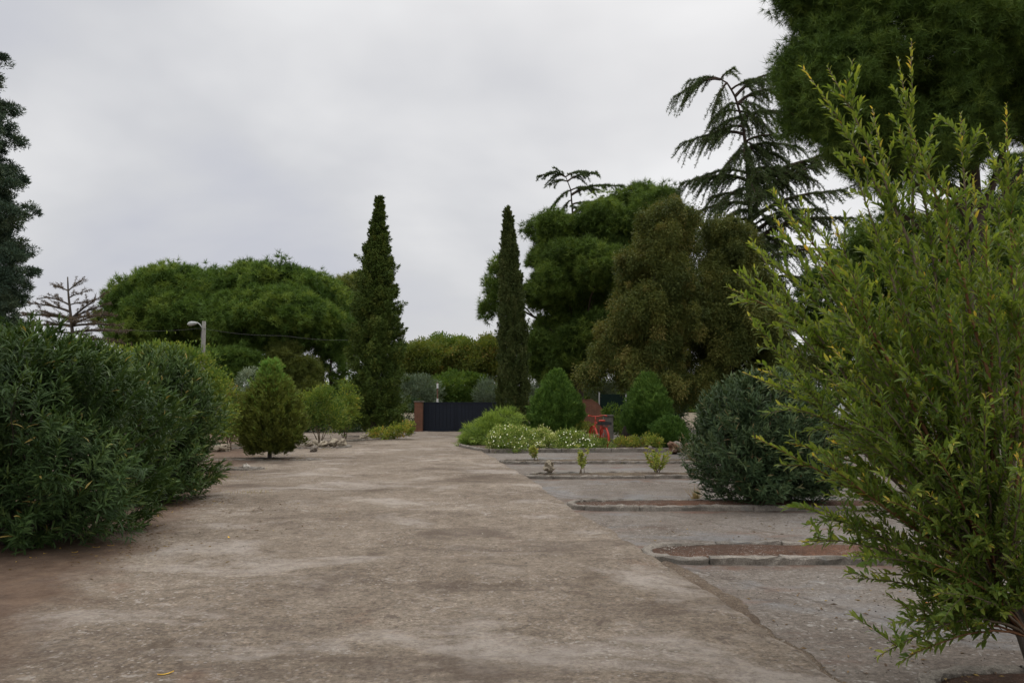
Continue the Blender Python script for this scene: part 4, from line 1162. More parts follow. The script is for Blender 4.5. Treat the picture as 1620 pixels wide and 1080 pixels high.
# conifer cut by the picture's edge
def pine(name, label, blobs, base, top, r0, r1, mat, seed, kw, cat='tree', group=None, bark='bark', extra=(), rr=0.35, nt=None, start=0.35, spr=None):
    global rng
    rng = np.random.default_rng(seed)
    base = np.asarray(base, float)
    t = thing(name, label, cat, base, 0, group)
    full = sprigs(blobs, spr[0], spr[1], spr[2], seed) if spr else blobs
    mb = MB(); cloud(mb, full, **kw); mb.build('crown', M[mat], t, base)
    sb = MB()
    tg = [np.array(b[:3]) for b in blobs[::max(1, len(blobs) // 22)]][:nt]
    limbs(sb, base, np.asarray(top, float), r0, r1, tg, 9, rr, start=start)
    for (p, q_, a, b_) in extra:
        sb.tube(bent(p, q_, 9, 0, 0.05), np.linspace(a, b_, 9), 7)
    sb.build('trunk', M[bark], t, base, smooth=True)
    return t


# conifer cut by the picture's edge: ragged flat sprays on long side branches
Y = 24.0
bl = [B(-30, y_, Y, r_, 26) for y_, r_ in ((120, 18), (170, 28), (220, 34), (270, 40), (320, 44), (370, 48), (420, 52), (470, 54), (520, 56), (570, 52))]
for y_, xr in ((60, -8), (92, 12), (128, 4), (172, 28), (196, 20), (222, 32), (262, 24), (286, 44), (312, 22), (334, 56), (352, 34), (384, 36), (402, 56), (430, 60), (452, 46), (474, 40), (500, 30), (530, 40)):
    bl.append(B(xr - 22, y_, Y + rng.uniform(-0.5, 0.5), 20, 9)); bl.append(B(-45 - xr * 0.8, y_ + 8, Y + rng.uniform(-0.5, 0.5), 24, 9)); bl.append(B(xr - 45, y_ + 6, Y - 0.8, 22, 10))
pine('conifer', 'dark bluish conifer with jagged outline behind the largest oleander', bl, gb(-32, 660, Y), A(-30, 90, Y), 0.2, 0.04, 'cypress_blue', 103,
     dict(dens=9, cr=0.22, nl=150, L=0.10, W=0.03, shape='tri', up=0.15, out=0.6, rnd=0.9, flat=0.7, shell=(0.6, 1.15), tone=(0.1, 0.9), leafn=0.15), bark='bark_grey', rr=0.15)


# umbrella pines far left
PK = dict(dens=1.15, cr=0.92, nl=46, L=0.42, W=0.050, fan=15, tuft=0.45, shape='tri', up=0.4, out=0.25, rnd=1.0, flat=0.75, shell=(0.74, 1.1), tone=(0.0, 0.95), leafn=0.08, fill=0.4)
UG = 'umbrella pines beyond the lamp post'
Y = 62.0
bl = [B(232, 478, Y, 52, 40), B(285, 462, Y - 2, 55, 36), B(195, 500, Y, 32, 30), B(325, 475, Y + 1, 45, 42), B(285, 505, Y - 3, 75, 40), B(235, 522, Y - 2, 48, 30), B(335, 520, Y - 2, 40, 30), B(265, 450, Y + 3, 40, 24)]
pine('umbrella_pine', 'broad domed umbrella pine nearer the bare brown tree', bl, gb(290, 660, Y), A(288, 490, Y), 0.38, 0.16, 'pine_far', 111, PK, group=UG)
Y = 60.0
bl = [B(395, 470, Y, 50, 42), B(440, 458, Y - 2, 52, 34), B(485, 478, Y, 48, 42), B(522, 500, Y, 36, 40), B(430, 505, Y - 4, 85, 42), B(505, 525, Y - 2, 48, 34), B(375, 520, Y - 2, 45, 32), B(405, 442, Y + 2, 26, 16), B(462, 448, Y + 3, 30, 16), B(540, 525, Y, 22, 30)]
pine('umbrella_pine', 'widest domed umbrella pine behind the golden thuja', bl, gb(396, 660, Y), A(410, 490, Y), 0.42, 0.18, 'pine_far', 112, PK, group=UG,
     extra=[(gb(503, 660, Y), A(505, 520, Y), 0.22, 0.12), (A(503, 600, Y), A(485, 560, Y), 0.08, 0.03), (A(504, 600, Y), A(530, 562, Y), 0.08, 0.03)])
Y = 57.0
pine('umbrella_pine', 'thin sparse pine with bare limbs against the pale sky gap', [B(512, 578, Y, 8, 7), B(528, 600, Y, 9, 6), B(540, 585, Y, 7, 8), B(520, 560, Y, 12, 6), B(536, 565, Y, 8, 6), B(505, 596, Y, 6, 6), B(532, 618, Y, 8, 6)],
     gb(521, 660, Y), A(523, 570, Y), 0.16, 0.07, 'pine_far', 116, dict(PK, dens=1.2, cr=0.45, nl=8, fill=0, tuft=0.6, tone=(0, .6)), group=UG, rr=0.5, start=0.5)
Y = 74.0
bl = [B(535, 468, Y, 30, 24), B(560, 465, Y, 26, 26), B(552, 500, Y, 36, 34), B(545, 540, Y, 28, 24)]
pine('umbrella_pine', 'yellowish pine top behind the jagged cypress', bl, gb(547, 655, Y), A(548, 510, Y), 0.3, 0.14, 'pine_yellow', 113, PK, group=UG)
Y = 52.0
bl = [B(350, 572, Y, 30, 17), B(380, 570, Y, 26, 15), B(340, 592, Y, 30, 15), B(385, 590, Y, 24, 12)]
pine('umbrella_pine', 'small pale pine low behind the lamp post', bl, gb(362, 660, Y), A(362, 585, Y), 0.16, 0.08, 'pine_far', 114, dict(PK, L=0.36, cr=0.6, dens=2.4, nl=30, tone=(0.2, 0.7)), group=UG)
Y = 54.0
bl = [B(452, 572, Y, 28, 22), B(470, 588, Y, 30, 20), B(440, 597, Y, 28, 16), B(478, 608, Y, 26, 14)]
pine('umbrella_pine', 'small pale rounded pine just above the golden thuja', bl, gb(458, 660, Y), A(458, 590, Y), 0.16, 0.08, 'pine_yellow', 115, dict(PK, L=0.36, cr=0.6, dens=2.4, nl=30, tone=(0.0, 0.6)), group=UG)


# conifers built branch by branch
def needle_branch(par, base, P, r0, mat, bark, nl, hang, L, W, tone=0.45, twigs=14, tw=0.5, up=0.1, f0=0.15):
    sb, lb = MB(), MB()
    n = len(P)
    sb.tube(P, np.linspace(r0, r0 * 0.2, n), 5)
    seg = np.linspace(0, 1, n)
    for i in range(twigs):
        f = f0 + (1 - f0) * (i + rng.random()) / twigs
        p = np.array([np.interp(f, seg, P[:, c]) for c in range(3)])
        T = unit(P[min(n - 1, int(f * (n - 1)) + 1)] - P[max(0, int(f * (n - 1)) - 1)])
        sd_ = unit(np.cross(T, [0, 0, 1.0])) * (1 if rng.random() < 0.5 else -1)
        ln = tw * rng.uniform(0.3, 1.3) * (1.1 - 0.55 * f)
        d = unit(T * 0.55 + sd_ * rng.uniform(0.1, 0.8) + rng.normal(size=3) * 0.15)
        k = np.linspace(0, 1, 7)[:, None]
        Q = p + d * ln * k + np.array([0, 0, -1.0]) * hang * ln * k ** 1.6 + np.array([0, 0, up]) * k * ln
        sb.tube(Q, np.linspace(r0 * 0.22, r0 * 0.06, 7), 4)
        m = rng.poisson(nl * ln / tw)
        b = rng.random(m)
        pp = np.stack([np.interp(b, k[:, 0], Q[:, c]) for c in range(3)], -1) + rng.normal(size=(m, 3)) * 0.02
        D = rnd_dir(m) + d * 0.5
        leaves(lb, pp, D, L * rng.uniform(0.6, 1.2, m), W * rng.uniform(0.8, 1.3, m), np.clip(tone + rng.normal(0, 0.2, m), 0, 1), 'tri')
    br = sb.build('branch', M[bark], par, base)
    if nl > 0: lb.build('needles', M[mat], br, base)
    return br


def arch(p, q, rise=0.12, n=9, wob=0.02):
    t = np.linspace(0, 1, n)[:, None]
    P = np.asarray(p) * (1 - t) + np.asarray(q) * t
    ln = np.linalg.norm(np.asarray(q) - np.asarray(p))
    P[:, 2] += rise * ln * np.sin(PI * t[:, 0] ** 0.8)
    return P + np.cumsum(rng.normal(size=P.shape), 0) * wob * ln / 6 * np.sin(PI * t)


def cedar(name, label, Y, trunk_px, r0, branches, seed, nl, twigs, tw, hang, L, W, mat='cedar', bark='bark', group=None, rand=0, rise=0.1, up=0.1, f0=0.15):
    global rng
    rng = np.random.default_rng(seed)
    base = gb(trunk_px[0][0], 660, Y)
    t = thing(name, label, 'tree', base, 0, group)
    TP = np.array([base] + [A(px, py, Y) for px, py in trunk_px])
    TPs = resample(TP, 0.35)
    n = len(TPs)
    MB().tube(TPs, r0 + (0.03 - r0) * np.linspace(0, 1, n), 8).build('trunk', M[bark], t, base, smooth=True)
    branches = list(branches)
    ys = [b_[0] for b_ in branches]
    for _ in range(rand):
        zp = rng.uniform(min(ys) + 40, max(ys)); sp = np.interp(zp, [min(ys), max(ys)], [45, 125]) * rng.uniform(0.5, 1.0); an = rng.uniform(0, 2 * PI)
        xt = np.interp(zp, [p_[1] for p_ in trunk_px[::-1]], [p_[0] for p_ in trunk_px[::-1]])
        branches.append((zp, xt + sp * math.cos(an), zp + rng.uniform(-5, 30), sp * Y / FPX * math.sin(an)))
    for (z_py, ex, ey, dy) in branches:
        i = int(np.argmin(abs(TPs[:, 2] - A(trunk_px[0][0], z_py, Y)[2])))
        e = A(ex, ey, Y + dy)
        P = arch(TPs[i], e, rise)
        ln = np.linalg.norm(e - TPs[i])
        needle_branch(t, base, P, 0.02 + 0.022 * ln, mat, bark, nl, hang, L, W, rng.uniform(0.3, 0.6), max(8, int(twigs * ln / 2)), tw, up, f0)
    return t


Y = 34.0
cedar('cedar', 'tall cedar with bent tip and drooping branches against the sky', Y,
      [(1192, 660), (1190, 520), (1190, 420), (1187, 330), (1181, 240), (1174, 190), (1162, 150), (1148, 128), (1128, 122)], 0.26,
      [(124, 1068, 152, 0), (126, 1090, 128, 0.4), (135, 1128, 175, -0.5), (128, 1160, 108, 0.2), (150, 1240, 112, 0.3), (165, 1248, 138, 0.5), (140, 1215, 125, -0.6), (185, 1262, 180, 0.2), (185, 1128, 205, 0.6), (205, 1110, 222, -0.4), (215, 1082, 225, 0.2), (235, 1262, 232, 0.6), (240, 1150, 262, -0.8),
       (225, 1240, 215, -0.9), (270, 1100, 282, 0.6), (290, 1075, 290, -0.2), (280, 1250, 300, 0.8), (305, 1130, 330, -1.0), (320, 1078, 345, 0.3), (300, 1230, 262, -0.8), (340, 1330, 235, 1.0), (345, 1100, 370, 0.9), (330, 1290, 262, -0.5), (360, 1260, 330, -1.2), (365, 1080, 395, -0.6),
       (380, 1300, 330, 1.2), (400, 1270, 390, 0.5), (410, 1130, 430, -1.4), (400, 1100, 440, 0.4), (450, 1280, 440, -0.8), (440, 1240, 470, 1.2), (470, 1120, 500, 1.0), (500, 1280, 510, -0.5), (350, 1190, 390, -1.8), (280, 1185, 320, -1.6), (300, 1345, 250, 0.6), (345, 1335, 300, -0.4), (385, 1345, 345, 0.8), (420, 1330, 395, -0.8), (290, 1290, 285, 1.2)],
      121, 170, 25, 1.05, 1.0, 0.12, 0.025, rand=40)
# cedar top far behind the tall pine
Y = 56.0
cedar('cedar', 'distant cedar with thin flat top showing above the tall pine', Y, [(905, 660), (906, 450), (906, 340), (903, 300), (895, 280)], 0.3,
      [(282, 850, 278, 0), (285, 945, 272, 0.3), (290, 870, 292, 0.6), (300, 945, 300, 0), (300, 872, 330, -0.5), (310, 985, 295, 0.4), (315, 880, 345, 0.6), (320, 960, 330, -0.5), (278, 870, 272, -0.3), (277, 925, 270, 0.3), (335, 1000, 310, 1.2), (340, 868, 360, 0.2), (330, 920, 330, -1)],
      122, 130, 14, 1.0, 0.55, 0.18, 0.045, f0=0.1)
# bare brown tree far left
Y = 40.0
cedar('bare_tree', 'half dead brown tree with bare horizontal branches', Y, [(118, 660), (118, 560), (112, 500), (108, 465), (107, 438)], 0.2,
      [(455, 128, 445, 0), (460, 85, 452, 0.2), (468, 132, 462, -0.2), (478, 70, 470, 0.3), (485, 140, 478, 0.4), (495, 40, 478, 0), (500, 60, 492, -0.8), (500, 20, 500, 0.5), (505, 165, 465, 0), (505, 172, 480, 0.5), (510, 185, 500, -0.3), (512, 30, 520, 0.8), (515, 190, 515, 0.8), (525, 60, 530, -1.0), (525, 200, 525, -0.6), (530, 170, 540, 0.9),
       (535, 205, 545, 0.3), (540, 70, 550, 0.2), (515, 120, 505, -1.5), (520, 150, 500, -1.2), (540, 180, 560, -0.8)],
      123, 80, 14, 0.75, 0.12, 0.13, 0.022, 'dead', 'bark_grey', None, 0, 0.04, 0.25)

# tall pine in the middle
Y = 46.0
PM = dict(fill=0.0, tuft=1.0, dens=1.9, cr=0.66, nl=52, L=0.33, W=0.034, fan=15, shape='tri', up=0.35, out=0.3, rnd=1.0, flat=0.85, shell=(0.72, 1.12), tone=(0.0, 0.9), leafn=0.12)
bl = boughs(Y, [(318, 985, 1062), (345, 885, 1085), (385, 842, 1088), (430, 826, 1080), (500, 826, 1050), (545, 832, 1000), (585, 845, 905)], 78, 17, 36, 77, 0.72) + [B(786, 445, Y + 1, 13, 20), B(779, 482, Y + 1, 9, 17), B(795, 415, Y + 1, 8, 10), B(850, 365, Y + 1, 12, 14)]
pine('pine', 'tall rounded green pine whose dark trunk stands beyond the brick wall', bl, gb(916, 660, Y), A(918, 400, Y), 0.42, 0.16, 'pine', 131, PM, spr=(26, 0.3, 0.55),
     extra=[(A(917, 560, Y), A(870, 520, Y), 0.1, 0.04), (A(918, 540, Y), A(965, 500, Y), 0.1, 0.04)])

# olive-brown conifers
OK_ = dict(fill=0.0, tuft=0.9, dens=3.0, cr=0.36, nl=420, L=0.11, W=0.032, shape='tri', up=0.0, out=0.35, rnd=1.0, flat=1.15, shell=(0.7, 1.16), tone=(0.0, 0.95), droop=0.6, leafn=0.10)
Y = 30.0
bl = boughs(Y, [(338, 1040, 1075), (370, 1000, 1108), (430, 975, 1122), (500, 964, 1128), (560, 962, 1130), (612, 985, 1125)], 80, 13, 27, 78, 0.85) + [B(950, 577, Y - 0.3, 22, 7), B(966, 562, Y, 20, 9), B(942, 592, Y - 0.3, 7, 16), B(925, 588, Y - 0.3, 8, 8), B(985, 408, Y, 12, 9)]
pine('olive_conifer', 'bushy olive-brown conifer with hanging sprays beside the tall pine', bl, gb(988, 660, Y), A(1040, 420, Y), 0.17, 0.06, 'olive', 141, OK_, spr=(30, 0.2, 0.4), bark='bark_grey', group='olive-brown conifers', rr=0.3,
     extra=[(gb(1064, 660, Y + 0.6), A(1066, 500, Y + 0.6), 0.11, 0.06)])
Y = 30.8
bl = boughs(Y, [(362, 1128, 1165), (400, 1108, 1200), (450, 1095, 1235), (520, 1085, 1275), (580, 1085, 1290), (620, 1100, 1285)], 90, 14, 28, 79, 0.85) + [B(1108, 545, Y + 1.2, 30, 30), B(1100, 575, Y + 1.4, 28, 28), B(1125, 520, Y + 1.5, 30, 30), B(1090, 605, Y + 1.6, 34, 26), B(1140, 600, Y + 1.2, 34, 30)]
pine('olive_conifer', 'darker olive conifer directly under the bent cedar', bl, gb(1150, 660, Y), A(1155, 420, Y), 0.2, 0.06, 'olive', 142, dict(OK_, tone=(0, 0.75)), spr=(26, 0.2, 0.4), bark='bark_grey', group='olive-brown conifers', rr=0.3)

# great pine at the top corner
Y = 17.0
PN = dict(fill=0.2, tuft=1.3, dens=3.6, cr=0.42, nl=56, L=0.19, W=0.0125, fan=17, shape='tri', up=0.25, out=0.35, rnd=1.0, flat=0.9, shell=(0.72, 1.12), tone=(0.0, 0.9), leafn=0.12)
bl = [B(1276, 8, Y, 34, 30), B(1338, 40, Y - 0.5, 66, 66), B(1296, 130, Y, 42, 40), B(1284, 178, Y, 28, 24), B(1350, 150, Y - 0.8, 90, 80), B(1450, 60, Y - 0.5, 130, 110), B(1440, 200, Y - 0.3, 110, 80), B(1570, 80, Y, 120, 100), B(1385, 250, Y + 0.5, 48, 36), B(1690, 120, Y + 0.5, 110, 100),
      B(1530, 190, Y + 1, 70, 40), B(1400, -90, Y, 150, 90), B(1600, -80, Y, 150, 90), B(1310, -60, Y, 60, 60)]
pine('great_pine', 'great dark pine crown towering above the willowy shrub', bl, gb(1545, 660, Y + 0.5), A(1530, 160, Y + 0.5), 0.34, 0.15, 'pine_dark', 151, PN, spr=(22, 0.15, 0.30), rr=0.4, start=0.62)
# dark pines behind the shrub
Y = 31.0
bl = [B(1330, 470, Y, 60, 50), B(1420, 430, Y, 90, 80), B(1540, 380, Y, 60, 60), B(1380, 550, Y, 90, 60), B(1490, 510, Y, 110, 90), B(1600, 470, Y, 70, 80), B(1700, 420, Y, 110, 110), B(1620, 290, Y + 2, 40, 50), B(1690, 560, Y, 120, 70)]
pine('pine', 'dark bushy pine standing behind the willowy shrub', bl, gb(1500, 660, Y), A(1490, 430, Y), 0.3, 0.12, 'pine_dark', 152, dict(PM, dens=2.3, cr=0.56, nl=34, L=0.28, W=0.032))

# trees beyond the gate
DK = dict(tuft=1.0, dens=1.6, cr=0.75, nl=200, L=0.17, W=0.09, shape='dia', up=0.3, out=0.6, rnd=0.9, flat=0.8, shell=(0.6, 1.08), tone=(0.1, 0.85), leafn=0.15)
BG = 'trees beyond the gate'
Y = 56.0
pine('broadleaf_tree', 'yellowish olive tree beyond the gate next to the jagged cypress', [B(662, 568, Y, 32, 18), B(645, 580, Y, 24, 24), B(680, 582, Y, 24, 18), B(655, 605, Y, 28, 16), B(690, 566, Y, 20, 14)], gb(660, 660, Y), A(662, 575, Y), 0.2, 0.1, 'decid', 161, DK, group=BG, spr=(16, 0.3, 0.6))
pine('broadleaf_tree', 'green tree with thin top twigs in the middle beyond the gate', [B(705, 556, Y + 3, 26, 14), B(722, 560, Y + 3, 24, 12), B(700, 580, Y + 3, 30, 18), B(735, 568, Y + 3, 18, 14)], gb(706, 660, Y + 3), A(706, 560, Y + 3), 0.2, 0.1, 'decid_green', 162, DK, group=BG, spr=(16, 0.3, 0.6),
     extra=[(A(703, 555, Y + 3), A(699, 524, Y + 3), 0.05, 0.012), (A(701, 540, Y + 3), A(708, 530, Y + 3), 0.02, 0.01)])
pine('broadleaf_tree', 'olive and rust tinted tree beyond the gate next to the smooth cypress', [B(750, 555, Y, 24, 14), B(775, 566, Y, 20, 18), B(755, 578, Y, 30, 18), B(735, 560, Y, 14, 12), B(780, 590, Y, 20, 18)], gb(758, 660, Y), A(757, 565, Y), 0.2, 0.1, 'decid', 163, DK, group=BG, spr=(16, 0.3, 0.6))
SK = dict(DK, cr=0.5, L=0.18, W=0.08)
Y = 50.0
leafbush('shrub', 'dark green thicket above the middle of the gate', [B(720, 612, Y, 34, 20), B(700, 625, Y, 22, 14), B(745, 618, Y, 26, 22), B(735, 630, Y, 30, 12)], 'decid_green', gb(722, 650, Y), dict(SK, tone=(0, .5)), 4, group='shrubs beyond the gate', seed=164)
leafbush('shrub', 'silvery bluish shrub rising above the gate beside its post', [B(648, 618, Y - 3, 22, 18), B(668, 615, Y - 3, 16, 20), B(640, 632, Y - 3, 18, 10), B(682, 625, Y - 3, 12, 14)], 'silver', gb(655, 650, Y - 3), dict(SK, L=0.24, W=0.035, up=0.8, tone=(0, .5)), 4, group='shrubs beyond the gate', seed=165)
leafbush('shrub', 'silvery shrub above the gate against the smooth cypress', [B(772, 622, Y - 2, 18, 16), B(788, 628, Y - 2, 12, 14)], 'silver', gb(776, 650, Y - 2), dict(SK, L=0.22, W=0.04, tone=(0, .4)), 4, group='shrubs beyond the gate', seed=166)
leafbush('shrub', 'silvery shrub seen under the tall pine beyond the brick wall', [B(855, 620, Y, 30, 14), B(880, 612, Y, 20, 14), B(945, 618, Y, 26, 12), B(968, 612, Y, 22, 18), B(990, 615, Y, 18, 14)], 'silver', gb(910, 650, Y), dict(SK, L=0.22, W=0.04), 4, group='shrubs beyond the gate', seed=167)
Y = 66.0
pine('broadleaf_tree', 'distant green tree seen between the thin pine trunks', [B(480, 628, Y, 30, 14), B(520, 632, Y, 30, 12), B(560, 622, Y, 24, 18), B(440, 630, Y, 26, 14)], gb(500, 660, Y), A(500, 625, Y), 0.15, 0.08, 'decid_green', 168, DK, group=BG)


# hedges and fence ------------------------------------------------------------
def hedge(label, p0, p1, h, w, mat, seed, kw):
    p0, p1 = np.asarray(p0, float), np.asarray(p1, float)
    n = max(2, int(np.linalg.norm(p1 - p0) / 1.1))
    bl = []
    for i in range(n + 1):
        f = i / n; p = p0 + (p1 - p0) * f
        bl.append((p[0], p[1], h * 0.5, 0.85, w, h * 0.52))
    c = (p0 + p1) / 2
    return leafbush('hedge', label, bl, mat, np.array([c[0], c[1], 0]), kw, n, 'hedge', seed=seed)


HK = dict(dens=9, cr=0.3, nl=60, L=0.13, W=0.05, shape='dia', up=0.3, out=0.8, rnd=0.8, shell=(0.75, 1.03), tone=(0, 0.7))
hedge('dark clipped hedge between the jagged cypress and the gate post', A(560, 650, 42.5)[:2], A(652, 650, 42.5)[:2], 1.7, 0.5, 'hedge', 171, HK)
hedge('long dark hedge behind the golden thuja', A(330, 650, 40)[:2], A(555, 650, 41)[:2], 1.55, 0.6, 'hedge', 172, HK)
hedge('long dark hedge behind the largest oleander', A(-120, 650, 33)[:2], A(325, 650, 39)[:2], 1.9, 0.7, 'hedge', 173, dict(HK, dens=6))
hedge('dark hedge behind the willowy shrub and parked van', A(1060, 650, 41)[:2], A(1750, 650, 41)[:2], 2.6, 0.7, 'hedge', 174, dict(HK, dens=5))

# far woods on the horizon
rng = np.random.default_rng(181)
mb = MB(); bl = []
for x in np.arange(-150, 160, 5.5):
    bl.append((x + rng.uniform(-2, 2), 125 + rng.uniform(-8, 8), rng.uniform(0.8, 1.8), rng.uniform(3.5, 5.5), 3.5, rng.uniform(1.6, 3.0)))
cloud(mb, bl, dens=0.5, cr=1.3, nl=50, L=0.8, W=0.4, shape='dia', up=0.3, out=0.7, rnd=0.9, tone=(0, 0.8))
mb.build('distant_woods', M['decid_green'])['kind'] = 'stuff'

# dark green mesh-covered fence behind the flower bed
fy = 41.0
x0, x1 = A(948, 650, fy)[0], A(1075, 650, fy)[0]
t = thing('screen_fence', 'dark green screened fence behind the flower bed', 'fence', (x0, fy, 0))
mb = MB(); mb.box(((x0 + x1) / 2, fy, 1.05), (x1 - x0, 0.03, 2.0)); mb.build('screen', plain('green_screen_net', (0.012, 0.026, 0.020), (0.008, 0.017, 0.014), 4, 0.9, 0.1), t, (x0, fy, 0))
for x in np.linspace(x0, x1, 4):
    MB().tube([(x, fy - 0.05, 0), (x, fy - 0.05, 2.15)], 0.035, 8).build('post', M['lamp_metal'], t, (x0, fy, 0))

# gate -------------------------------------------------------------------------
gy_ = 41.8
xl, xr = A(670, 660, gy_)[0], A(822, 660, gy_)[0]
gt = 1.62
t = thing('metal_gate', 'dark navy sliding metal gate across the end of the lane', 'gate', (xl, gy_, 0))
mb = MB()
for i, x in enumerate(np.arange(xl + 0.06, xr - 0.05, 0.2)):
    mb.box((x + 0.1, gy_, gt / 2 + 0.03), (0.185, 0.03, gt - 0.12))
mb.box(((xl + xr) / 2, gy_ + 0.03, gt / 2 + 0.03), (xr - xl - 0.04, 0.02, gt - 0.1))
mb.build('panel', M['gate'], t, (xl, gy_, 0))
mb = MB()
mb.box(((xl + xr) / 2, gy_, gt - 0.03), (xr - xl, 0.07, 0.06), bev=0.006); mb.box(((xl + xr) / 2, gy_, 0.06), (xr - xl, 0.08, 0.08), bev=0.006)
for x in (xl + 0.03, (xl * 2 + xr) / 3, xr - 0.03): mb.box((x, gy_ - 0.004, gt / 2), (0.06, 0.076, gt - 0.14), bev=0.005)
mb.build('gate_frame', M['gate'], t, (xl, gy_, 0))
MB().box(((xl + xr) / 2, gy_ - 0.05, 0.008), (xr - xl + 0.6, 0.1, 0.012)).build('track', M['lamp_metal'], t, (xl, gy_, 0))


def pillar(label, x, w_=0.44, h=1.62):
    t = thing('gate_pillar', label, 'pillar', (x, gy_ - 0.1, 0), 0, 'brick pillars of the gate')
    MB().box((0, 0, h / 2), (w_, 0.42, h), bev=0.01).build('shaft', M['brick'], t)
    MB().box((0, 0, h + 0.035), (w_ + 0.08, 0.5, 0.07), bev=0.012).build('cap', M['kerb'], t)


pillar('red brick gate pillar next to the dark clipped hedge', xl - 0.24)
pillar('red brick gate pillar behind the smooth cypress', xr + 0.26)
# brick wall with a sloping end
wx0, wx1, wx2 = A(840, 660, 40.6)[0], A(938, 660, 40.6)[0], A(963, 660, 40.6)[0]
t = thing('brick_wall', 'low red-brown wall with a sloping end below the tall pine trunk', 'wall', (wx0, 40.6, 0))
pr = np.array([(wx0, 0), (wx0, 1.72), (wx1, 1.72), (wx1 + 0.3, 1.55), (wx2, 0.75), (wx2 + 0.1, 0)])
n = len(pr)
Vw = np.r_[np.c_[pr[:, 0], np.full(n, 40.5), pr[:, 1]], np.c_[pr[:, 0], np.full(n, 40.75), pr[:, 1]]]
MB().add(Vw, [list(range(n)), list(range(n, 2 * n))[::-1]] + [(i, i + n, (i + 1) % n + n, (i + 1) % n) for i in range(n)]).build('brickwork', M['brick'], t, (wx0, 40.6, 0))
MB().box(((wx0 + wx1) / 2, 40.625, 1.745), (wx1 - wx0, 0.3, 0.045), bev=0.008).build('coping', M['brick'], t, (wx0, 40.6, 0))
# grey stone post near the bicycle
p = G(960, 690); px_ = A(962, 660, 34)[0]
t = thing('stone_post', 'weathered grey square post behind the red bicycle', 'post', (px_, 34, 0))
MB().box((0, 0, 0.5), (0.42, 0.4, 1.0), bev=0.03).build('shaft', M['concrete_post'], t)
MB().box((0, 0, 1.035), (0.48, 0.46, 0.07), bev=0.02).build('cap', M['concrete_post'], t)
# marker pole
q = A(692, 640, 44)
t = thing('marker_pole', 'thin pole with white bands standing beyond the gate', 'pole', (q[0], 44, 0))
MB().tube([(0, 0, 0), (0, 0, 2.75)], 0.035, 8).build('shaft', plain('rusty_pole', (0.20, 0.10, 0.07)), t)
for z0, z1 in ((1.50, 1.82), (2.40, 2.68)):
    MB().tube([(0, 0, z0), (0, 0, z1)], 0.055, 10).build('band', M['white_paint'], t)

# pale paved strip beyond the flower bed (a second lane)
sx, sy = np.meshgrid(np.linspace(3.0, 22, 40), np.linspace(31.5, 37, 14))
m2 = m_ground('pale_concrete_path', [(0.35, (0.28, 0.25, 0.21)), (0.5, (0.36, 0.33, 0.285)), (0.66, (0.44, 0.41, 0.36))], specks=False)
grid('path', sx, sy, lambda x, y: 0.012 + 0.006 * (fbm(x, y) - 0.5), m2)


# ------------------------------------------------------------------ lamp post and cable
Y = 42.0; b = gb(318, 660, Y)
k = Y / FPX
htop = A(318, 508, Y)[2]
t = thing('lamp_post', 'concrete lamp post with curved arm and pale lamp head before the pines', 'street lamp', b)
MB().tube([(0, 0, -0.1), (0, 0, htop * 0.5), (0, 0, htop)], [0.16, 0.13, 0.10], 10).build('pole', M['concrete_post'], t, smooth=True)
al = 17 * k
a = np.linspace(0, 1, 9)
ap = np.c_[-0.08 - a * (al * 0.55), a * 0, htop - 0.38 + 0.30 * np.sin(a * PI / 2)]
MB().tube(ap, 0.03, 8).build('arm', M['lamp_metal'], t, smooth=True)
hd = MB()
e = ap[-1]
hp = np.array([(0.04, 0), (0.0, 0.035), (-0.12, 0.06), (-0.30, 0.085), (-0.42, 0.07), (-0.50, 0.02)])
prev = []
for (dx, r_) in hp: prev.append((e[0] + dx, 0, e[2] - 0.02 + dx * 0.12))
hd.tube(prev, np.array([0.035, 0.06, 0.10, 0.13, 0.11, 0.03]), 12)
hd.build('lamp_head', M['lamp_metal'], t, smooth=True)
MB().tube([(-0.08, 0, htop - 0.5), (-0.13, 0, htop - 0.62), (-0.13, 0, htop - 0.95)], 0.025, 6).build('conduit', M['cable'], t)
cp = np.array([A(60, 524, Y + 1), A(190, 521, Y + 0.5), A(318, 519, Y - 0.14), A(450, 531, Y + 1), A(570, 537, Y + 2)])
tt = np.linspace(0, 1, 40)
pp = np.stack([np.interp(tt, np.linspace(0, 1, 5), cp[:, i]) for i in range(3)], -1)
pp[:, 2] -= 0.12 * abs(np.sin(tt * 4 * PI))
tag(MB().tube(pp, 0.009, 5).build('overhead_cable', M['cable']), 'thin sagging overhead cable strung past the lamp post', 'cable')


